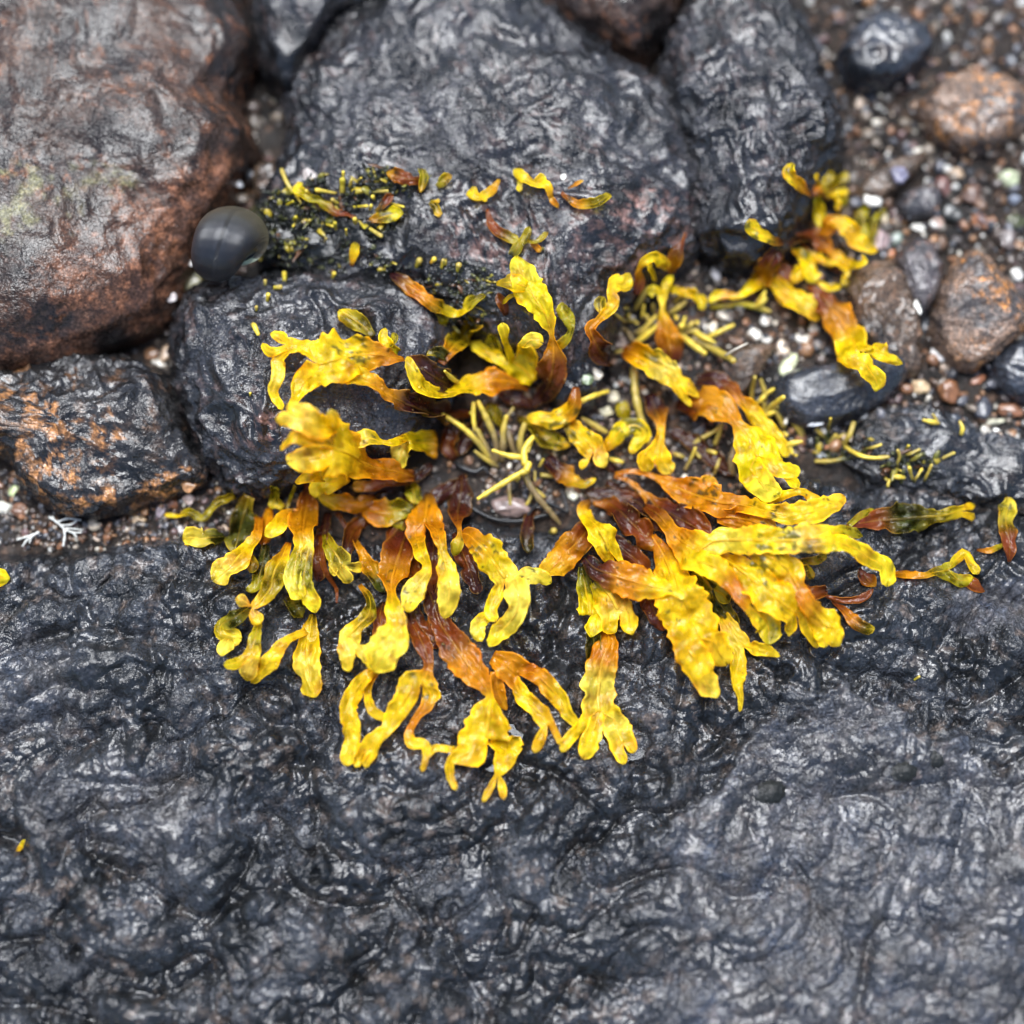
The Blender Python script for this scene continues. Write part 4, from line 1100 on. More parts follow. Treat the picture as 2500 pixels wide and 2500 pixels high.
F("small olive leaf with a yellow tip on the boulder shoulder", "1050,492,10,12,g 1064,505,16,18,g 1072,530,14,22,y", extra=["1056,492,12,10,y 1074,490,14,14,y"])
F("yellow stub leaf on the charcoal boulder shoulder", "858,648,8,10,o 864,618,18,24,y 868,590,16,22,g", ruf=0.05)
F("yellow scrap of frond cut by the left edge above the slab", "-50,1398,10,30,y -10,1408,16,50,y 24,1412,12,34,y")
F("tiny yellow scrap at the bottom left corner of the photographed slab", "44,2078,6,10,y 52,2066,10,14,y 60,2050,8,8,y")

# ---- dark undergrowth filling the foot of the tuft
for lab, sp in [
    ("dark brown blade in the hollow below the curling ribbon", "1180,1000,8,20,d 1150,1060,18,44,d 1118,1110,18,36,d"),
    ("purple brown blade under the split orange leaf, left side", "1000,1210,8,24,d 975,1262,20,52,d 960,1310,20,40,r 948,1350,16,24,d"),
    ("red brown blade in the shadow left of the pitted leaf", "905,1262,8,24,d 868,1290,20,44,r 850,1330,20,40,d 845,1372,14,20,d"),
    ("dark blade behind the square ended frond", "800,1250,8,18,d 790,1300,18,36,d 776,1360,20,40,r 778,1420,16,28,d"),
    ("maroon blade under the yellow frond with a hole", "1110,1300,8,20,d 1130,1350,22,48,r 1150,1400,24,50,d 1168,1450,20,34,d"),
    ("maroon blade between the holed frond and the brown slanting leaf", "1300,1240,8,18,d 1285,1300,18,34,d 1290,1350,18,32,k"),
    ("glossy dark red blade under the twin stalks", "1480,1180,8,20,d 1540,1215,18,48,d 1590,1255,22,56,d 1640,1300,20,44,r"),
    ("dark red blade under the crosswise orange leaf", "1470,1300,10,26,d 1520,1340,26,60,d 1565,1380,30,60,r 1590,1420,26,40,d"),
    ("brown blade under the largest hanging frond, left side", "1560,1400,14,26,d 1580,1450,24,50,r 1600,1500,24,44,d 1622,1540,18,24,r"),
    ("olive blade beneath the amber three lobed frond", "1440,1520,10,20,k 1450,1570,18,40,k 1442,1620,16,30,g"),
    ("dark blade under the broadest frond, lower side", "1690,1380,14,30,d 1720,1430,24,50,k 1770,1490,22,44,k 1800,1530,16,26,g"),
    ("brown blade under the wide leaf with two tips", "1900,1420,14,30,d 1940,1440,24,46,d 1985,1450,24,40,r 2020,1440,18,22,d"),
    ("dark brown blade in the hollow under the big shining leaf", "1640,1050,8,24,d 1690,1080,18,44,d 1740,1120,20,50,d 1790,1160,16,30,d"),
    ("red brown blade at the foot of the hook shaped leaf", "1500,1150,8,18,d 1470,1120,18,36,d 1440,1110,18,30,r"),
    ("olive brown blade lying behind the arching orange frond", "1990,600,8,18,r 2035,600,18,34,d 2075,625,18,30,k"),
    ("small dark blade at the root of the right tuft", "1925,600,6,14,d 1945,590,16,30,d 1975,588,16,26,d 2000,600,12,16,r"),
    ("olive strip seen through the paired round tips, lower left", "650,1330,12,16,k 640,1380,20,38,k 625,1430,20,34,g 600,1440,16,20,g"),
    ("amber scrap of frond between the dark olive leaf and the orange necked leaf", "655,1240,10,18,o 650,1280,22,34,o 640,1330,22,30,r"),
    ("dark maroon blade at the foot of the bottom forked frond", "1000,1440,10,24,d 1010,1500,20,46,d 1035,1540,22,44,r 1075,1580,18,26,d"),
]:
    F(lab, sp, ruf=0.2)

# ------------------------------------------------------------------ finger-like seaweed: rubbery round branches
def finger_mesh(spec, ns=9):
    a = parse(spec)
    z = ctrl_z(a)
    ctl = np.column_stack([a[:, 0], a[:, 1], z, a[:, 3:7]])
    L = plen(ctl); n = int(max(8, L / 5))
    r, L = catmull(ctl, n)
    rad = 0.5 * r[:, 3] * (1 + 0.24 * n1(np.linspace(0, L / 16, n), a[0, 0])) * np.linspace(0.82, 0.95, n)
    ctr = P(r[:, 0], r[:, 1], r[:, 2])
    # round tip
    T = np.gradient(ctr, axis=0); T /= np.linalg.norm(T, axis=1)[:, None]
    k = np.array([0.35, 0.65, 0.85, 0.97])
    ctr = np.vstack([ctr, ctr[-1] + T[-1] * (k[:, None] * rad[-1] * U)])
    rad = np.concatenate([rad, rad[-1] * np.sqrt(1 - k ** 2)])
    col = np.vstack([r[:, 4:7], np.repeat(r[-1:, 4:7] * 1.1, 4, 0)])
    T = np.vstack([T, np.repeat(T[-1:], 4, 0)])
    S = np.cross(T, UP); S /= np.linalg.norm(S, axis=1)[:, None] + 1e-9
    Nn = np.cross(S, T)
    class H: pass
    h = H(); h.mv = []; h.mc = []; h.mf = []; h.mn = 0
    tube_add(h, ctr, rad * U, S, Nn, col, 1.0, ns)
    return h, ctr[0]


def fingers(label, specs, name="finger_seaweed", cat="seaweed", group=None):
    hs = [finger_mesh(s) for s in specs]
    base = np.mean([b for _, b in hs], 0)
    root = empty(name, base)
    tag(root, label, cat, group)
    for h, _ in hs:
        mesh_obj("finger", h.mv, h.mf, M['finger'], root, h.mc, True, base)
    return root


fingers("clump of tan finger shaped seaweed rising in the middle hollow", [
    "1200,1130,4,18,b 1188,1108,30,18,f 1165,1078,52,17,f 1130,1044,72,15,t 1082,1012,84,10,t",
    "1206,1132,4,18,b 1188,1095,34,17,b 1166,1052,56,16,f",
    "1160,1052,60,13,f 1156,1020,72,13,t 1156,985,82,11,t", "1160,1020,66,9,t 1150,1008,72,10,t",
    "1212,1128,4,20,b 1210,1078,40,20,b 1192,1030,64,19,f 1168,982,80,14,t",
    "1226,1126,4,18,b 1228,1090,38,18,b 1229,1050,58,18,f 1236,1018,70,12,t",
    "1216,1140,4,13,b 1190,1124,24,13,f 1160,1102,36,8,f",
    "1258,1110,4,16,b 1246,1078,26,17,b 1238,1050,34,14,b", "1272,1112,4,17,b 1270,1075,34,19,f 1280,1038,46,17,f",
    "1236,1020,30,10,b 1252,998,34,9,f"])
fingers("bright yellow star of four fingers in front of the tan finger clump", [
    "1282,1136,88,24,t 1280,1100,92,20,t 1300,1068,94,14,t", "1272,1116,92,17,t 1240,1112,94,16,t 1204,1100,92,11,t",
    "1290,1146,86,22,t 1262,1160,88,18,t 1215,1188,86,17,t 1168,1217,80,10,t", "1288,1104,86,10,t 1297,1080,90,9,t", "1284,1150,90,24,t 1290,1134,92,18,t"])
fingers("long brown finger lying down to the black cord", ["1278,1146,60,17,f 1292,1182,56,20,b 1318,1220,46,19,b 1345,1252,34,16,b 1366,1278,20,10,b", "1300,1190,30,10,g 1318,1205,28,12,f 1328,1212,26,9,f", "1300,1200,24,10,f 1292,1222,24,11,f 1282,1236,20,8,f"])
fingers("short fingers under the yellow star, one with a round tip", ["1244,1162,20,14,b 1243,1190,26,13,b 1246,1230,24,8,f", "1262,1172,40,14,f 1266,1166,56,12,t", "1320,1160,20,13,f 1345,1162,24,12,f 1362,1165,22,8,f", "1306,1150,30,8,f 1306,1172,32,8,f", "1316,1140,24,7,f 1326,1122,38,7,t"])
fingers("single pale finger pointing up left above the curling ribbon", ["1125,940,60,18,f 1105,925,80,15,t 1086,906,92,9,t"])
fingers("single yellow finger pointing right beside the shell pebbles", ["1412,984,30,16,f 1440,970,56,16,t 1482,956,66,11,t"])
fingers("upright olive stalk in the middle hollow", ["1588,1092,6,20,b 1576,1060,20,20,f 1562,1010,36,22,f 1551,960,44,21,f 1547,900,46,19,f", "1420,1020,30,10,f 1445,1035,34,18,f 1478,1055,30,14,f"])
fingers("crowded small yellow fingers on the shell grit left of the orange leaf", [
    "1552,752,10,20,f 1564,730,26,18,f 1582,704,38,14,f", "1568,778,16,10,f 1569,766,34,10,t 1572,746,44,8,t", "1570,770,34,6,t 1580,770,38,7,t",
    "1548,815,10,14,b 1575,800,26,13,f 1600,773,36,10,t", "1545,838,10,14,b 1572,824,28,15,t 1604,796,44,12,t", "1560,818,12,14,f 1590,806,30,13,f 1608,797,38,9,t",
    "1530,788,8,9,b 1516,778,18,9,f 1499,764,24,6,f", "1552,756,10,8,f 1538,754,20,8,f 1526,752,22,7,f", "1532,785,10,12,b 1545,782,24,10,f 1556,790,28,9,f",
    "1534,780,12,9,f 1535,770,28,10,t", "1585,790,12,12,f 1582,778,28,14,f", "1515,800,6,12,b 1530,808,14,13,b 1545,830,16,12,b", "1500,862,16,8,b 1512,858,24,9,f 1524,854,22,7,f", "1596,765,8,10,m 1594,745,20,10,f"])
fingers("large yellow fingers fanning right of the orange leaf", [
    "1660,815,14,16,f 1690,840,34,18,t 1720,862,44,13,t", "1690,824,10,20,b 1740,852,26,22,f 1790,880,36,18,f", "1690,806,14,14,f 1715,822,36,17,t 1744,836,40,10,t",
    "1722,826,24,12,f 1752,812,40,15,t 1790,794,48,10,t", "1662,812,14,16,f 1668,790,34,15,t 1672,776,42,10,t", "1660,802,20,18,t 1664,796,40,18,t", "1668,816,12,8,b 1690,808,22,10,f 1704,806,24,8,f",
    "1636,764,10,14,f 1655,752,22,13,f 1672,738,28,10,f", "1648,738,10,12,f 1660,724,24,14,f 1668,712,28,12,f", "1700,795,12,12,f 1702,788,26,14,t", "1648,770,14,10,f 1652,778,24,12,t", "1672,800,12,12,f 1684,796,30,12,f 1690,788,34,10,t"])
fingers("pair of stubby yellow fingers below the curly ribbon", ["1848,742,24,16,f 1862,724,46,14,t 1868,712,50,9,t", "1842,750,26,16,t 1858,740,46,17,t 1868,730,50,12,t"])
fingers("olive finger lying along the shell grit under the black boulder", ["1762,752,12,12,f 1800,742,22,16,g 1840,748,26,17,g 1878,760,26,12,f", "1735,750,10,12,g 1755,748,18,14,g 1775,745,18,12,f"])
fingers("yellow green fingers beside the slate stone", [
    "1834,992,6,14,b 1836,955,28,14,f 1843,922,40,12,f", "1868,990,6,13,b 1866,955,26,13,f 1858,928,36,10,f", "1850,985,20,14,f 1866,966,44,14,f 1888,950,54,10,t",
    "1862,1024,20,16,f 1880,996,46,19,f 1912,970,62,13,t", "1842,990,16,12,f 1856,978,40,13,t 1868,966,48,10,t", "1958,1065,8,16,f 1935,1028,24,16,f 1898,990,34,14,f", "1915,1045,8,14,f 1900,1015,24,15,f 1886,1000,30,12,f",
    "1962,1060,8,12,b 1954,1042,22,12,f 1950,1022,30,9,f", "1868,1018,24,16,f 1880,1010,44,15,t 1890,1006,50,10,t", "1864,1010,12,10,f 1866,985,30,9,f"])
fingers("forked yellow finger at the edge of the big shining leaf", ["1918,1095,50,14,t 1930,1084,70,18,t 1956,1078,80,11,t", "1928,1088,66,14,t 1934,1106,64,10,t", "1936,1110,50,8,f 1944,1112,60,9,t", "1912,1054,50,8,f 1920,1062,56,9,t"])
fingers("fingers under the orange edged blade in the centre right hollow", [
    "1680,1095,8,14,b 1705,1075,22,13,f 1745,1052,34,11,f 1762,1036,40,10,f", "1672,1148,8,12,b 1688,1118,30,11,f 1697,1095,44,9,t", "1698,1102,30,9,f 1708,1116,34,9,f", "1645,1108,10,12,f 1658,1112,22,12,f 1668,1116,20,9,f",
    "1742,1160,8,10,b 1750,1140,22,10,f 1756,1122,26,8,f", "1722,1100,12,10,f 1735,1102,26,12,f 1746,1106,28,9,t", "1745,1085,10,14,f 1755,1060,30,13,f 1758,1040,40,12,f", "1790,1160,10,16,b 1785,1130,26,20,b 1792,1096,36,16,b", "1488,1120,20,12,f 1502,1124,34,14,t 1518,1128,36,10,t"])
fingers("olive sprig with a dark spike on the slab edge right of the big leaf", [
    "2018,1080,6,10,m 2022,1050,30,9,m 2028,1022,44,7,t", "2014,1070,8,12,m 2000,1054,22,13,f 1986,1040,28,11,t", "2060,1084,8,18,f 2074,1062,22,17,f 2084,1034,26,13,f", "2035,1075,8,10,m 2050,1066,20,11,f 2062,1062,22,9,f", "2020,1085,8,10,m 2040,1062,24,10,f",
    "1990,1126,12,12,f 2025,1126,22,13,f 2062,1120,18,10,m", "2062,1090,14,12,f 2095,1110,22,13,t 2130,1118,22,12,t 2168,1116,18,10,f", "2112,1096,10,9,m 2132,1092,24,9,f 2150,1086,28,9,t", "2000,1090,6,10,m 1995,1070,18,10,m"])
fingers("dark olive sprig with yellow tips farther right on the slab edge", [
    "2188,1140,6,10,m 2196,1115,22,10,f 2192,1100,30,10,f", "2210,1112,10,9,m 2226,1106,24,10,f 2244,1098,28,8,f", "2228,1172,6,10,m 2224,1158,24,10,f 2220,1142,40,11,t", "2232,1176,6,8,m 2240,1162,26,9,f 2250,1146,38,10,t", "2256,1175,6,8,m 2264,1158,24,9,f 2274,1136,32,8,f", "2176,1166,14,12,f 2190,1164,24,14,t 2206,1166,20,11,t", "2168,1190,8,8,m 2168,1182,18,9,t 2172,1172,20,7,t", "2212,1096,8,8,m 2218,1088,22,8,t", "2200,1180,6,10,m 2206,1150,20,10,m"])
fingers("yellow sprig on the low grey rock at right", ["2292,1034,8,14,f 2275,1030,18,14,t 2256,1026,18,10,t", "2288,1028,8,8,f 2278,1012,18,8,f", "2346,1062,8,12,f 2350,1046,20,14,t 2344,1030,22,9,f"])
fingers("single pale stub beside the low grey rock", ["2300,1120,6,9,f 2315,1112,14,10,f 2328,1106,16,9,t"])
# stubs in the black moss at the top
stubs = []
for (x0, y0, x1, y1, w) in [(836, 474, 836, 440, 17), (822, 472, 774, 464, 11), (838, 446, 838, 420, 8), (852, 462, 858, 440, 9), (874, 440, 882, 434, 6), (700, 500, 715, 492, 8), (905, 470, 945, 466, 9), (870, 505, 895, 503, 8), (903, 512, 906, 502, 10), (870, 510, 865, 505, 8), (828, 500, 812, 488, 12), (820, 560, 818, 545, 11), (796, 548, 812, 552, 8), (868, 545, 866, 535, 12), (890, 550, 930, 576, 12), (876, 540, 890, 556, 9), (846, 575, 845, 560, 7), (752, 545, 756, 538, 8), (718, 538, 722, 530, 10), (792, 590, 796, 582, 7), (760, 478, 748, 466, 9), (915, 490, 910, 480, 12), (950, 495, 985, 505, 7), (720, 545, 716, 552, 8)]:
    stubs.append("%d,%d,4,%d,%s %d,%d,26,%d,%s" % (x0, y0, w * 0.9, random.choice('mgf'), x1, y1, w, random.choice('fttg')))
fingers("scatter of stubby yellow fingers in the black moss at the top left", stubs, "stubby_seaweed")
fingers("brown green finger hanging over the gap at the top left", ["716,472,20,12,g 700,445,30,14,f 688,415,30,12,f"])

# single buds sitting on the boulders
for lab, sp in [
    ("yellow bud highest on the left shoulder of the charcoal boulder", "695,685,2,10,g 694,668,16,16,t"),
    ("flat olive bud below the highest bud on the charcoal boulder", "668,702,2,10,g 684,701,12,14,f"),
    ("yellow bud lowest in the group of buds on the charcoal shoulder", "652,735,2,9,g 655,720,12,14,t"),
    ("greenish bud at the left of the buds on the charcoal shoulder", "648,698,2,9,m 647,686,12,11,f"),
    ("lone yellow bud between the moss and the charcoal boulder top", "812,678,2,9,g 816,668,12,13,t"),
    ("tiny pale bud on the upper charcoal boulder", "626,758,2,8,g 626,750,10,11,f"),
    ("blurred yellow double bud left of the golden frond tips", "618,792,6,16,f 622,798,22,18,t 630,815,28,14,t"),
    ("pale yellow bud first in the row on the top boulder", "1016,652,2,10,g 1024,636,16,20,f"),
    ("orange yellow bud second in the row on the top boulder", "1052,642,2,9,o 1060,633,14,14,t"),
    ("slim olive bud third in the row on the top boulder", "1078,655,2,8,g 1082,636,16,12,f"),
    ("yellow bud fourth in the row on the top boulder", "1116,662,2,10,g 1120,648,16,16,f"),
    ("small yellow speck low on the left face of the charcoal boulder", "611,966,2,6,g 611,960,8,8,t"),
    ("small olive bud on the slab at lower right", "2232,1660,2,6,g 2244,1652,10,8,f"),
    ("small yellow bud on the slab below the olive leaf fold", "1344,1300,2,10,g 1352,1296,16,18,f"),
]:
    h, b = finger_mesh(sp)
    o = mesh_obj("seaweed_bud", h.mv, h.mf, M['finger'], None, h.mc, True, b)
    tag(o, lab, "seaweed bud", "seaweed buds on the rocks")

# ------------------------------------------------------------------ black cords, white coralline twigs, grey twig
def cord(label, spec, name, cat, mat, ns=8):
    a = parse(spec); z = ctrl_z(a)
    r, L = catmull(np.column_stack([a[:, 0], a[:, 1], z, a[:, 3:7]]), int(max(10, plen(a) / 6)))
    ctr = P(r[:, 0], r[:, 1], r[:, 2])
    T = np.gradient(ctr, axis=0); T /= np.linalg.norm(T, axis=1)[:, None]
    S = np.cross(T, UP); S /= np.linalg.norm(S, axis=1)[:, None] + 1e-9
    class H: pass
    h = H(); h.mv = []; h.mc = []; h.mf = []; h.mn = 0
    tube_add(h, ctr, 0.5 * r[:, 3] * U, S, np.cross(S, T), r[:, 4:7], 1, ns)
    o = mesh_obj(name, h.mv, h.mf, M[mat], None, None, True, ctr[0])
    return tag(o, label, cat)


cord("black glossy cord curving under the tan fingers, lower strand", "1120,1215,16,8,m 1160,1245,18,11,m 1210,1268,18,11,m 1270,1272,18,11,m 1330,1258,18,10,m 1390,1248,14,7,m", "black_seaweed", "seaweed", 'cord')
cord("black glossy cord looping beside the tan fingers, upper strand", "1110,1130,14,10,m 1130,1142,20,12,m 1160,1152,22,12,m 1180,1142,22,10,m 1196,1160,16,7,m", "black_seaweed", "seaweed", 'cord')
cord("thin black cord crossing the long brown finger", "1285,1262,22,7,m 1320,1225,30,8,m 1365,1240,30,8,m 1385,1250,22,6,m 1372,1190,20,5,m", "black_seaweed", "seaweed", 'cord')
M['straw'] = plain_mat("pale_straw", (0.55, 0.50, 0.40), 0.5, 0.1)
cord("thin pale straw resting against the wedge shaped stone", "1770,868,50,5,f 1795,853,62,6,f 1825,838,60,5,f", "straw", "straw", 'straw')


def coralline(label, root_spec, twigs):
    base = terr_px(*root_spec) + np.array([0, 0, 8 * U])
    root = empty("coralline_twig", base); tag(root, label, "coralline seaweed")
    for s in twigs:
        a = parse(s); z = ctrl_z(a)
        r, L = catmull(np.column_stack([a[:, 0], a[:, 1], z, a[:, 3:7]]), int(max(8, plen(a) / 4)))
        ctr = P(r[:, 0], r[:, 1], r[:, 2])
        T = np.gradient(ctr, axis=0); T /= np.linalg.norm(T, axis=1)[:, None]
        S = np.cross(T, UP); S /= np.linalg.norm(S, axis=1)[:, None] + 1e-9
        class H: pass
        h = H(); h.mv = []; h.mc = []; h.mf = []; h.mn = 0
        seg = 1 + 0.22 * np.sin(np.arange(len(r)) * 1.6)
        tube_add(h, ctr, 0.5 * r[:, 3] * seg * U, S, np.cross(S, T), r[:, 4:7], 1, 7)
        mesh_obj("branchlet", h.mv, h.mf, M['coralline'], root, None, True, base)


coralline("white branching coralline twig on the grit below the orange patched stone", (150, 1285), [
    "120,1262,26,6,f 138,1274,28,6,f 155,1290,28,6,f 158,1310,26,6,f 154,1334,22,5,f", "140,1275,28,5,f 165,1266,30,5,f 198,1270,28,4,f", "150,1283,28,5,f 175,1280,30,5,f 190,1268,28,4,f", "156,1292,28,5,f 178,1300,28,5,f 200,1300,26,4,f", "176,1299,28,4,f 188,1312,26,4,f", "134,1272,26,5,f 128,1260,26,4,f", "160,1290,28,5,f 180,1291,28,4,f 202,1294,24,4,f"])
coralline("smaller white coralline twig pointing down left on the slab edge", (75, 1315), [
    "96,1298,24,6,f 80,1308,26,6,f 66,1318,24,5,f 55,1334,20,5,f", "84,1304,26,5,f 60,1312,24,5,f 40,1318,20,4,f", "76,1311,26,5,f 72,1326,22,4,f"])

# ------------------------------------------------------------------ pebbles and shells
def cube_sphere(n):
    t = np.linspace(-1, 1, n + 1)
    vs = []; fs = []; off = 0
    for ax in range(3):
        for sg in (-1, 1):
            a, b = np.meshgrid(t, t, indexing='ij')
            p = np.zeros((n + 1, n + 1, 3)); p[..., ax] = sg; p[..., (ax + 1) % 3] = a; p[..., (ax + 2) % 3] = b
            vs.append(p.reshape(-1, 3))
            i = np.arange((n + 1) ** 2).reshape(n + 1, n + 1) + off
            q = np.stack([i[:-1, :-1], i[1:, :-1], i[1:, 1:], i[:-1, 1:]], -1).reshape(-1, 4)
            fs.append(q if sg > 0 else q[:, ::-1]); off += (n + 1) ** 2
    v = np.vstack(vs); f = np.vstack(fs)
    key = np.round(v * 1e4).astype(int)
    _, first, inv = np.unique(key, axis=0, return_index=True, return_inverse=True)
    v = v[first]; f = inv.ravel()[f]
    return v / np.linalg.norm(v, axis=1)[:, None], f


def stone_shape(v, seed, facets=6, lump=0.16):
    r = np.random.default_rng(seed)
    p = v.copy()
    for _ in range(facets):
        nn = r.normal(size=3); nn /= np.linalg.norm(nn)
        dcut = r.uniform(0.55, 0.85)
        ov = np.clip(p @ nn - dcut, 0, None)
        p = p - ov[:, None] * nn * 0.92
    p = p * (1 + lump * noise3(p * 1.6 + seed * 3.3))[:, None]
    return p


def rotm(r, flat=True):
    a = r.uniform(0, 6.28)
    tx, ty = r.normal(0, 0.22, 2)
    Rz = np.array([[math.cos(a), -math.sin(a), 0], [math.sin(a), math.cos(a), 0], [0, 0, 1]])
    Rx = np.array([[1, 0, 0], [0, math.cos(tx), -math.sin(tx)], [0, math.sin(tx), math.cos(tx)]])
    Ry = np.array([[math.cos(ty), 0, math.sin(ty)], [0, 1, 0], [-math.sin(ty), 0, math.cos(ty)]])
    return Rz @ Rx @ Ry


STONES = [(0.070, 0.048, 0.036), (0.13, 0.075, 0.045), (0.22, 0.10, 0.045), (0.035, 0.034, 0.036), (0.09, 0.09, 0.10), (0.14, 0.12, 0.10), (0.24, 0.12, 0.05), (0.05, 0.04, 0.035), (0.12, 0.07, 0.065), (0.20, 0.16, 0.12), (0.07, 0.05, 0.04), (0.045, 0.05, 0.06)]
WHITES = [(0.62, 0.57, 0.47), (0.70, 0.68, 0.62), (0.50, 0.38, 0.28), (0.45, 0.44, 0.40)]
bv, bf = cube_sphere(3)
variants = [stone_shape(bv, 40 + k, 5, 0.2) for k in range(14)]
GV, GF, GC = [], [], []
goff = 0
r2 = np.random.default_rng(21)


def rock_mask(x, y):
    return terr(x, y) / U


def add_grit(px, py, size, white):
    global goff
    w = P(px, py, 0)
    t = terr(w[0], w[1]) / U
    if t > 34: return
    w = P(px, py, t)
    v = variants[r2.integers(14)]
    sc = np.array([1, r2.uniform(0.6, 1.0), r2.uniform(0.35, 0.8)]) * size * 0.5
    if white: sc = sc * [1, 0.8, 0.45]
    p = (v * sc) @ rotm(r2).T
    c = np.array(WHITES[r2.integers(4)] if white else STONES[r2.integers(len(STONES))]) * r2.uniform(0.75, 1.3)
    GV.append(p * U + [w[0], w[1], (t + sc[2] * r2.uniform(0.2, 0.9)) * U])
    GF.append(bf + goff); goff += len(v)
    GC.append(np.repeat(c[None], len(v), 0))


zones = [((1950, -150, 2900, 1100), 3000, (12, 46)), ((1180, 640, 1960, 1260), 2600, (7, 24)), ((-200, 1150, 620, 1345), 1500, (7, 26)), ((300, 400, 780, 960), 420, (9, 34)), ((-900, -700, 2900, -100), 700, (20, 60)), ((640, 1130, 1300, 1320), 300, (7, 20)), ((560, -120, 900, 500), 300, (14, 50))]
for (x0, y0, x1, y1), cnt, (s0, s1) in zones:
    for _ in range(cnt):
        sz = s0 + (s1 - s0) * r2.random() ** 2.4
        add_grit(r2.uniform(x0, x1), r2.uniform(y0, y1), sz, r2.random() < 0.13)
gravel = mesh_obj("gravel", np.vstack(GV), np.vstack(GF), M['pebble'], None, np.vstack(GC), True)
gravel["kind"] = "stuff"
gravel["label"] = "wet brown gravel and shell grit between the rocks"
gravel["category"] = "gravel"

pv, pf = cube_sphere(7)


def pebble(label, px, py, w, h, color, ang=0, thick=0.6, seed=None, name="pebble", cat="pebble", facets=6, lift=0.35):
    seed = int(px * 7 + py) if seed is None else seed
    g = terr_px(px, py)
    p = stone_shape(pv, seed, facets, 0.22)
    ext = np.abs(p).max(0)
    p = p / ext
    t = min(w, h) * thick
    p = p * np.array([w, h, t]) * 0.5
    a = math.radians(ang)
    p = p @ np.array([[math.cos(a), -math.sin(a), 0], [math.sin(a), math.cos(a), 0], [0, 0, 1]]).T
    c = np.repeat(np.array(color)[None], len(p), 0) * (1 + 0.35 * fbm(p, 14, 3, 0.6, seed % 50)[:, None])
    base = g + np.array([0, 0, t * lift * U])
    o = mesh_obj(name, p * U + base, pf, M['pebble'], None, c, True, base)
    return tag(o, label, cat)


WH = (0.74, 0.71, 0.62); CR = (0.62, 0.50, 0.36)
for a in [
    ("green white rounded pebble in the top right corner", 2460, 440, 56, 50, (0.42, 0.45, 0.28), 20),
    ("purple grey pebble with a white patch near the top edge", 2195, 432, 46, 56, (0.17, 0.16, 0.22), 30),
    ("reddish brown pebble in the gravel near the top edge", 2302, 462, 52, 60, (0.16, 0.075, 0.060), 10),
    ("round brown pebble right of the reddish pebble", 2368, 478, 62, 56, (0.15, 0.085, 0.060), 50),
    ("orange brown pebble above the speckled stone", 2398, 545, 66, 46, (0.30, 0.12, 0.050), -25),
    ("dark green pebble at the right edge above the speckled stone", 2478, 545, 56, 44, (0.060, 0.065, 0.022), 0),
    ("small blue grey pebble at the upper right edge", 2475, 490, 34, 30, (0.25, 0.28, 0.34), 0),
    ("black pebble between the pink grey stone and the upper gravel", 2322, 525, 58, 64, (0.022, 0.024, 0.020), 15),
    ("tan pebble just below the top edge right", 2335, 425, 40, 30, (0.50, 0.35, 0.22), -15),
    ("flat orange pebble left of the white oblong shell", 2196, 543, 54, 20, (0.42, 0.19, 0.045), 5),
    ("pinkish pebble right of the white oblong shell", 2286, 546, 34, 40, (0.45, 0.31, 0.25), -10),
    ("pink grey pebble under the olive frond tips", 2150, 590, 50, 64, (0.36, 0.26, 0.25), -20),
    ("greenish grey pebble beside the arching frond tip", 2188, 588, 46, 40, (0.17, 0.21, 0.17), 30),
    ("bright orange chip above the brown stone", 2174, 622, 18, 30, (0.50, 0.15, 0.03), -25),
    ("glossy orange brown pebble below the speckled stone", 2312, 955, 56, 82, (0.22, 0.095, 0.040), 10),
    ("cream pebble right of the slate stone", 2242, 946, 56, 42, (0.58, 0.42, 0.24), -10),
    ("dark slate pebble near the right edge", 2396, 1002, 58, 62, (0.045, 0.048, 0.060), 30),
    ("flat rust brown pebble at the right edge", 2470, 1004, 80, 38, (0.27, 0.12, 0.060), 0),
    ("curved terracotta chip near the right edge", 2386, 930, 48, 20, (0.40, 0.16, 0.08), 30),
    ("brown grey pebble under the arching frond", 2070, 520, 40, 34, (0.14, 0.10, 0.08), 0),
    ("grey brown pebble at the far right middle", 2458, 590, 56, 60, (0.13, 0.10, 0.09), 0),
    ("dark blue pebble left of the speckled stone", 2255, 800, 36, 50, (0.035, 0.038, 0.046), 0),
    ("dark pebble lodged under the big shining leaf", 1708, 1048, 46, 32, (0.070, 0.072, 0.078), 35),
    ("round brown pebble left of the tan fingers", 1143, 1125, 28, 26, (0.20, 0.11, 0.065), 0),
    ("pink encrusted stone beneath the tan fingers", 1248, 1240, 104, 52, (0.27, 0.19, 0.165), -10),
    ("greenish pebble beside the white shell pebbles", 1434, 930, 32, 36, (0.13, 0.18, 0.08), 0),
    ("rust brown pebble at the left edge below the patched stone", 48, 1246, 46, 42, (0.19, 0.095, 0.055), 0),
    ("rusty red chunk in the gap below the charcoal boulder", 421, 1226, 34, 44, (0.20, 0.085, 0.045), 15),
    ("pale pink lump beside the rusty chunk", 462, 1222, 34, 30, (0.55, 0.40, 0.33), 0),
    ("amber chip on top of the rusty chunk", 462, 1190, 40, 34, (0.38, 0.19, 0.075), 0),
    ("orange brown pebble in the gap left of the charcoal boulder", 372, 866, 38, 34, (0.23, 0.12, 0.06), 0),
    ("tan twisted pebble in the gap left of the charcoal boulder", 405, 868, 26, 58, (0.40, 0.28, 0.18), -10),
    ("orange pebble in the gravel behind the snail", 598, 505, 52, 34, (0.33, 0.17, 0.10), 20),
    ("small orange chip on the slab edge under the olive sprig", 2030, 1098, 40, 18, (0.55, 0.22, 0.09), -20),
    ("brown flat chip on the shell grit under the long fingers", 1795, 832, 42, 26, (0.18, 0.10, 0.06), -15),
]:
    pebble(*a)
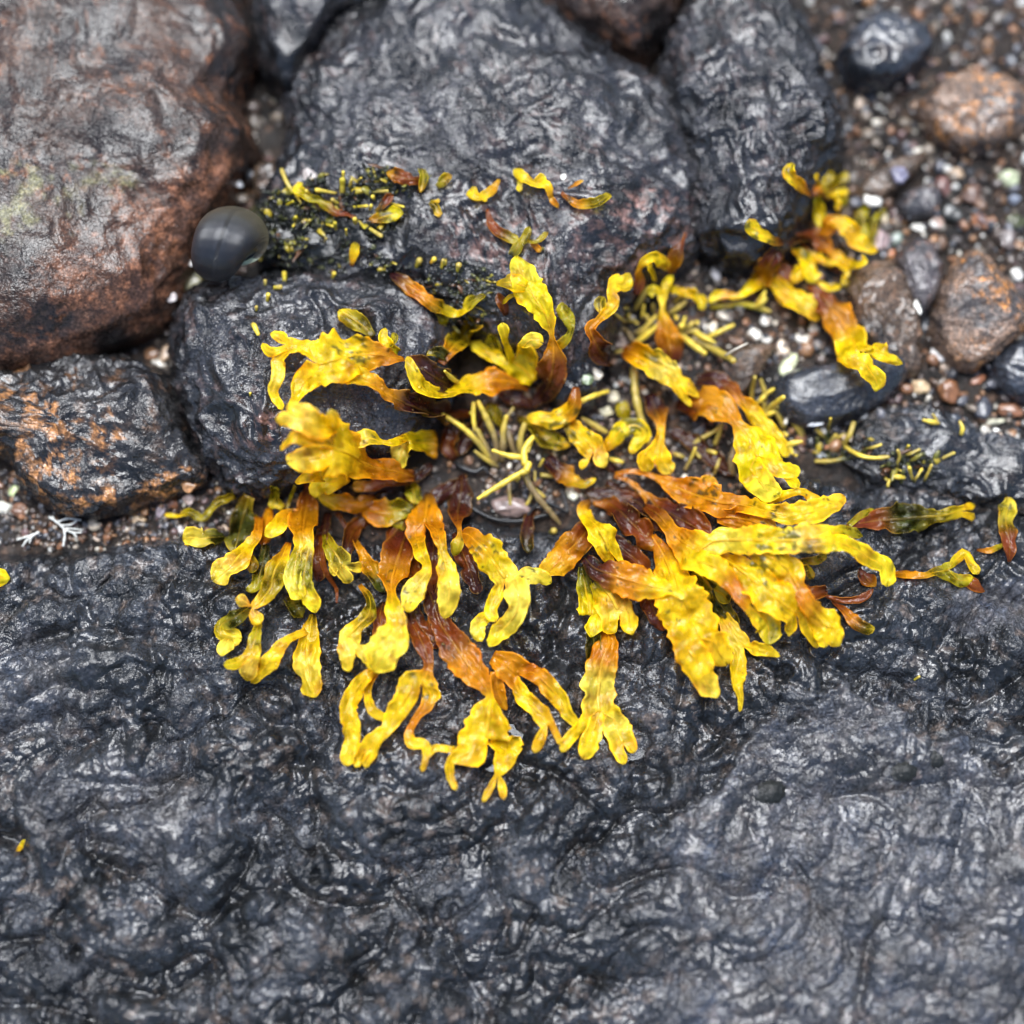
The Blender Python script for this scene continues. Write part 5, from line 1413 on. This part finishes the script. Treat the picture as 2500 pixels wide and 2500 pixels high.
for a in [
    ("large white shell chip at the top of the right gravel", 2132, 488, 54, 44, WH, -20, 0.3),
    ("round cream shell beside the olive frond tips", 2155, 532, 30, 30, (0.72, 0.62, 0.42), 0, 0.6),
    ("white oblong shell in the upper right gravel", 2242, 556, 42, 20, WH, -5, 0.5),
    ("white sliver of shell standing between the stones at right", 2240, 752, 18, 44, WH, 10, 0.5),
    ("pale shell flake under the speckled stone", 2292, 868, 62, 34, (0.66, 0.63, 0.60), -35, 0.25),
    ("green tinged mussel shell beside the wedge shaped stone", 1926, 890, 40, 76, (0.58, 0.62, 0.36), -30, 0.35),
    ("white shell wedge above the slate stone", 1962, 830, 58, 30, WH, -10, 0.4),
    ("forked white shell chip on the grit, upper", 1866, 784, 34, 30, WH, -30, 0.4),
    ("white shell chip on the grit, lower left of the forked one", 1840, 815, 34, 44, WH, 20, 0.4),
    ("small white shell chip right of the lower left chip", 1870, 828, 28, 24, WH, 0, 0.4),
    ("cream and orange shell flake above the mussel shell", 1912, 850, 26, 44, CR, 35, 0.3),
    ("grey white pointed shell under the black boulder", 1748, 668, 28, 42, (0.56, 0.54, 0.54), 15, 0.5),
    ("white shell pebble near the plump yellow leaf", 1458, 917, 30, 40, (0.66, 0.60, 0.48), 10, 0.5),
    ("cream shell pebble below the white shell pebble", 1497, 968, 32, 40, (0.58, 0.52, 0.36), 0, 0.5),
    ("pale yellow shell pebble above the hooked leaf", 1478, 1008, 40, 28, (0.56, 0.52, 0.33), 20, 0.5),
    ("grey streaked shell sliver pointing up right", 1512, 935, 50, 16, (0.50, 0.52, 0.48), 38, 0.4),
    ("white shell fragment beside the black cord", 1396, 1205, 34, 46, (0.60, 0.60, 0.48), 10, 0.4),
    ("white rod of shell at the right edge", 2420, 1032, 76, 17, (0.62, 0.60, 0.44), 12, 0.8),
    ("white blob of shell at the tip of the slate stone", 2112, 1014, 34, 24, (0.70, 0.70, 0.68), 25, 0.5),
    ("bluish white shell strip on the slab edge under the olive sprig", 2004, 1112, 48, 14, (0.62, 0.66, 0.68), -8, 0.4),
    ("white shell strip under the slate stone", 1990, 1036, 46, 16, (0.60, 0.62, 0.64), 10, 0.4),
    ("white shell chunk at the left edge below the patched stone", 14, 1242, 40, 38, (0.68, 0.66, 0.56), 0, 0.5),
    ("cream broken shell under the patched stone", 231, 1283, 48, 30, (0.66, 0.54, 0.38), -12, 0.5),
    ("greenish shell piece at the far left grit", 34, 1198, 24, 34, (0.42, 0.48, 0.22), -20, 0.4),
    ("purple grey curled shell left of the olive ribbon", 394, 1246, 28, 50, (0.30, 0.24, 0.26), -15, 0.6),
    ("blue and cream shell chip above the pale olive leaf", 440, 1292, 30, 20, (0.50, 0.46, 0.44), -25, 0.4),
    ("orange cream shell cluster on the slab edge", 338, 1268, 42, 26, (0.52, 0.36, 0.20), 10, 0.5),
    ("white shell under the rust boulder in the gap", 388, 885, 44, 20, (0.58, 0.54, 0.46), -25, 0.4),
    ("white speck of shell above the snail", 582, 452, 26, 18, (0.70, 0.70, 0.70), 0, 0.5),
    ("pale stone chip in the gap near the top left moss", 758, 430, 40, 40, (0.50, 0.44, 0.40), 0, 0.5),
    ("tiny white shell stuck on the top boulder", 1376, 432, 16, 20, WH, -15, 0.5),
    ("white shell chip between the small yellow fingers", 1715, 795, 24, 22, WH, 10, 0.4),
    ("cream shell flake left of the large yellow fingers", 1740, 800, 30, 26, (0.66, 0.58, 0.44), 30, 0.35),
    ("cream shell flake on the grit under the olive finger", 1765, 770, 36, 26, (0.62, 0.54, 0.42), -20, 0.35),
    ("white shell flake beneath the curly yellow ribbon", 1808, 752, 30, 20, WH, 15, 0.35),
    ("pale grey shell lump left of the small yellow fingers", 1535, 775, 34, 26, (0.42, 0.38, 0.34), 0, 0.5),
    ("tan shell lump below the small yellow fingers", 1512, 838, 44, 40, (0.30, 0.22, 0.17), 10, 0.5),
]:
    pebble(*a, name="shell_fragment", cat="shell", facets=9)

# ------------------------------------------------------------------ limpets on the slab
def limpet(label, px, py, w, h, ang):
    g = terr_px(px, py)
    nr, na = 9, 40
    V = []; Fc = []
    for k in range(nr):
        t = k / (nr - 1)
        for j in range(na):
            a = 2 * math.pi * j / na
            rib = 1 + 0.06 * math.cos(a * 10 + 0.4 * math.sin(a * 3)) * t
            x = math.cos(a) * w / 2 * t * rib + 0.12 * w * (1 - t); y = math.sin(a) * h / 2 * t * rib
            V.append((x, y, 0.36 * min(w, h) * (1 - t ** 1.4) * (1 + 0.05 * math.sin(t * 25))))
    for k in range(nr - 1):
        for j in range(na):
            Fc.append((k * na + j, k * na + (j + 1) % na, (k + 1) * na + (j + 1) % na, (k + 1) * na + j)[::-1])
    V = np.array(V); a = math.radians(ang)
    V = V @ np.array([[math.cos(a), -math.sin(a), 0], [math.sin(a), math.cos(a), 0], [0, 0, 1]]).T
    o = mesh_obj("limpet", V * U + g, Fc, M['limpet'], None, None, True, g)
    tag(o, label, "limpet", "limpets on the slab")


M['limpet'] = plain_mat("limpet_shell", (0.011, 0.012, 0.010), 0.4, 0.0, 600, 0.0016, 0.9)
limpet("dark rough limpet with a pointed top, leftmost on the pale part of the slab", 1880, 1936, 76, 58, 20)
limpet("oval ribbed limpet, middle of the three on the pale part of the slab", 2208, 1884, 62, 46, 10)
limpet("small round limpet, uppermost of the three on the pale part of the slab", 2288, 1852, 36, 42, 0)

# ------------------------------------------------------------------ periwinkle snail
def snail_mat():
    m, nt, out = new_mat("periwinkle_shell")
    a = nt.nodes.new("ShaderNodeAttribute"); a.attribute_name = "Col"
    tc = nt.nodes.new("ShaderNodeTexCoord").outputs["Object"]
    sep = nt.nodes.new("ShaderNodeSeparateColor"); nt.links.new(a.outputs["Color"], sep.inputs[0])
    st = mathn(nt, 'SINE', mathn(nt, 'MULTIPLY', sep.outputs[0], 330.0))
    gr = noise_tex(nt, tc, 300, 4, 0.6, 0.4)
    n2_ = nt.nodes.new("ShaderNodeTexNoise"); n2_.inputs["Scale"].default_value = 60; n2_.inputs["Detail"].default_value = 4
    nt.links.new(a.outputs["Color"], n2_.inputs["Vector"])
    lines = mathn(nt, 'SINE', mathn(nt, 'MULTIPLY', sep.outputs[1], 150.0))
    c = mixc(nt, ramp(nt, gr, [(0.35, 0.0), (0.7, 1.0)]), (0.005, 0.006, 0.009), (0.014, 0.014, 0.018))
    c = mixc(nt, mathn(nt, 'MULTIPLY', sep.outputs[2], 1.0), c, (0.10, 0.085, 0.05))
    h = mathn(nt, 'ADD', mathn(nt, 'MULTIPLY', st, 0.5), mathn(nt, 'MULTIPLY', lines, 0.25))
    h = mathn(nt, 'ADD', h, mathn(nt, 'MULTIPLY', gr, 1.4))
    bp = N(nt, "ShaderNodeBump"); bp.inputs["Strength"].default_value = 0.6; bp.inputs["Distance"].default_value = 0.00013
    nt.links.new(h, bp.inputs["Height"])
    p = N(nt, "ShaderNodeBsdfPrincipled"); nt.links.new(c, p.inputs["Base Color"]); nt.links.new(bp.outputs[0], p.inputs["Normal"])
    p.inputs["Roughness"].default_value = 0.36; p.inputs["Specular IOR Level"].default_value = 0.7; p.inputs["Coat Weight"].default_value = 0.3; p.inputs["Coat Roughness"].default_value = 0.22
    nt.links.new(p.outputs[0], out.inputs[0])
    return m


def snail(label, px, py, size, zc, axis_dir, roll_deg):
    turns, n_t, n_s = 3.6, 190, 44
    kgrow = math.log(2.5) / (2 * math.pi)
    V = np.zeros((n_t, n_s, 3)); C = np.zeros((n_t, n_s, 3))
    for i_ in range(n_t):
        th = turns * 2 * math.pi * (i_ / (n_t - 1) - 1)
        g = math.exp(kgrow * th)
        R = 0.36 * g; A = 0.60 * g; H = -0.74 * g
        for j in range(n_s):
            ph = 2 * math.pi * j / n_s
            rr = R + A * math.cos(ph)
            V[i_, j] = (rr * math.cos(th), rr * math.sin(th), H + A * 1.2 * math.sin(ph))
            C[i_, j] = (j / n_s * 0.5 + 0.5 * math.sin(ph), th / 6.28, max(0, 1 - (n_t - 1 - i_) / 9.0) * 0.8)
    V = V.reshape(-1, 3); C = C.reshape(-1, 3)
    Fc = []
    for i_ in range(n_t - 1):
        for j in range(n_s):
            Fc.append((i_ * n_s + j, i_ * n_s + (j + 1) % n_s, (i_ + 1) * n_s + (j + 1) % n_s, (i_ + 1) * n_s + j))
    cen = V[-int(n_s * 55):].mean(0)
    V = V - cen
    sc = size
    zl = np.array(axis_dir, float); zl /= np.linalg.norm(zl)
    yl = np.array(roll_deg, float); yl -= zl * (yl @ zl); yl /= np.linalg.norm(yl)
    Rm = np.stack([np.cross(yl, zl), yl, zl], 1)
    W = (V * sc) @ Rm.T * U + P(px, py, zc)
    base = P(px, py, zc)
    root = empty("periwinkle", base); tag(root, label, "snail")
    mesh_obj("shell", W, Fc, M['snail'], root, C, True, base)
    # operculum closing the mouth and the pale lip
    ring = W.reshape(n_t, n_s, 3)[-1]
    c0 = ring.mean(0); inner = c0 + (ring - c0) * 0.86
    nrm = W.reshape(n_t, n_s, 3)[-6].mean(0) - c0
    inn2 = inner + nrm * 0.5
    ov = np.vstack([inn2, (inn2.mean(0) - nrm * 0.1)[None]])
    of = [(j, (j + 1) % n_s, n_s) for j in range(n_s)]
    mesh_obj("operculum", ov, of, M['cord'], root, None, True, base)
    lv = np.vstack([ring, inner - nrm * 0.06, inner + nrm * 0.3]); lf = []
    for k in range(2):
        for j in range(n_s):
            lf.append((k * n_s + j, k * n_s + (j + 1) % n_s, (k + 1) * n_s + (j + 1) % n_s, (k + 1) * n_s + j))
    mesh_obj("lip", lv, lf, M['lip'], root, None, True, base)


M['snail'] = snail_mat()
M['lip'] = plain_mat("greenish_shell_lip", (0.36, 0.42, 0.28), 0.4, 0.2)
snail("round black periwinkle snail wedged between the rust boulder and the charcoal boulder", 531, 612, 122, 220, (-0.95, 0.16, 0.04), (0.0, 0.25, -1.0))
# small limpet-like shell below the snail
g = pebble("small mossy shell wedged below the periwinkle", 466, 692, 66, 50, (0.16, 0.14, 0.055), 25, 0.5, None, "shell_fragment", "shell", 4, 0.6)
pebble("tiny white shell edge peeping below the periwinkle", 468, 645, 22, 16, (0.62, 0.58, 0.54), 10, 0.5, None, "shell_fragment", "shell", 4, 0.6)
pebble("grey white chip in the dark gap under the mossy shell", 420, 730, 26, 34, (0.52, 0.46, 0.44), -25, 0.4, None, "shell_fragment", "shell", 6, 0.6)

# ------------------------------------------------------------------ black moss and algal crust (uncountable)
MV, MF, MC = [], [], []
moff = 0
for (cx, cy, rx, ry, cnt, hh) in [(790, 530, 180, 80, 1500, 22), (900, 450, 150, 40, 500, 24), (700, 590, 90, 60, 350, 14), (880, 640, 130, 40, 260, 12), (1120, 700, 90, 60, 420, 13), (1130, 770, 70, 30, 160, 12), (2050, 1090, 90, 30, 350, 18), (2215, 1140, 70, 40, 350, 22), (1290, 610, 40, 20, 60, 10), (1310, 1120, 40, 30, 80, 12)]:
    for _ in range(cnt):
        a = r2.uniform(0, 6.28); q = math.sqrt(r2.random())
        x = cx + rx * q * math.cos(a); y = cy + ry * q * math.sin(a)
        if noise3(np.array([x / 55, y / 55, 3.3])) < -0.15 or r2.random() < 0.30: continue
        b = terr_px(x, y)
        L = hh * r2.uniform(0.2, 0.75); w = r2.uniform(2.5, 6.0)
        d = r2.normal(0, 0.7, 2)
        tip = b + np.array([d[0] * L, d[1] * L, L]) * U
        mid = b + (tip - b) * 0.55 + r2.normal(0, 0.12, 3) * L * U
        s1 = np.array([math.cos(a), math.sin(a), 0]) * w * U
        s2 = np.array([-math.sin(a), math.cos(a), 0]) * w * U
        for (c, f_) in ((b, 1.0), (mid, 1.25), (tip, 0.5)):
            MV += [c + s1 * f_, c + s2 * f_, c - s1 * f_, c - s2 * f_]
        leafy = r2.random() < 0.13
        if leafy:
            L *= 1.9
            tip = b + np.array([d[0] * L, d[1] * L, L * 0.6]) * U; mid = b + (tip - b) * 0.55 + np.array([0, 0, 0.25 * L]) * U
            MV[-12:] = []
            for (c, f_) in ((b, 0.8), (mid, 2.0), (tip, 1.0)):
                MV += [c + s1 * f_, c + s2 * f_ * 0.25, c - s1 * f_, c - s2 * f_ * 0.25]
        cc = np.array([(0.22, 0.19, 0.02), (0.12, 0.12, 0.015), (0.40, 0.30, 0.02), (0.10, 0.04, 0.012)][r2.integers(4)]) if leafy else np.array([(0.010, 0.011, 0.007), (0.016, 0.020, 0.008), (0.05, 0.055, 0.012), (0.012, 0.010, 0.009)][r2.choice(4, p=[.5, .3, .08, .12])])
        MC += [cc] * 12
        for k in (0, 4):
            for j in range(4):
                MF.append((moff + k + j, moff + k + (j + 1) % 4, moff + k + 4 + (j + 1) % 4, moff + k + 4 + j))
        MF.append((moff + 8, moff + 9, moff + 10, moff + 11))
        moff += 12
moss = mesh_obj("moss", np.array(MV), np.array(MF, dtype=np.int32), M['moss'], None, np.array(MC), True)
moss["kind"] = "stuff"; moss["label"] = "black green mossy algae on the boulder tops"; moss["category"] = "moss"

# ------------------------------------------------------------------ thin water lying in the hollow of the slab
m, nt, out = new_mat("clear_water")
pw = N(nt, "ShaderNodeBsdfPrincipled")
pw.inputs["Base Color"].default_value = (0.9, 0.95, 1, 1)
pw.inputs["Roughness"].default_value = 0.02; pw.inputs["IOR"].default_value = 1.33; pw.inputs["Transmission Weight"].default_value = 1.0
tcw = nt.nodes.new("ShaderNodeTexCoord").outputs["Object"]
bw = N(nt, "ShaderNodeBump"); bw.inputs["Strength"].default_value = 0.25; bw.inputs["Distance"].default_value = 0.0006
nt.links.new(noise_tex(nt, tcw, 120, 2, 0.5), bw.inputs["Height"]); nt.links.new(bw.outputs[0], pw.inputs["Normal"])
nt.links.new(pw.outputs[0], out.inputs[0])
cw = terr_px(1340, 1815)
lev = np.percentile([terr(*(P(x, y, 80)[:2])) for x in range(1180, 1500, 16) for y in range(1775, 1880, 14)], 26)
ring = []
for k in range(64):
    a = 2 * math.pi * k / 64
    wob = 1 + 0.16 * math.sin(a * 3 + 1) + 0.08 * math.sin(a * 7)
    ring.append(P(1340 + 200 * wob * math.cos(a), 1828 + 62 * wob * math.sin(a), lev / U))
wv = np.vstack([ring, [np.mean(ring, 0)]])
water = mesh_obj("water", wv, [((k + 1) % 64, k, 64) for k in range(64)], m)
water["kind"] = "structure"
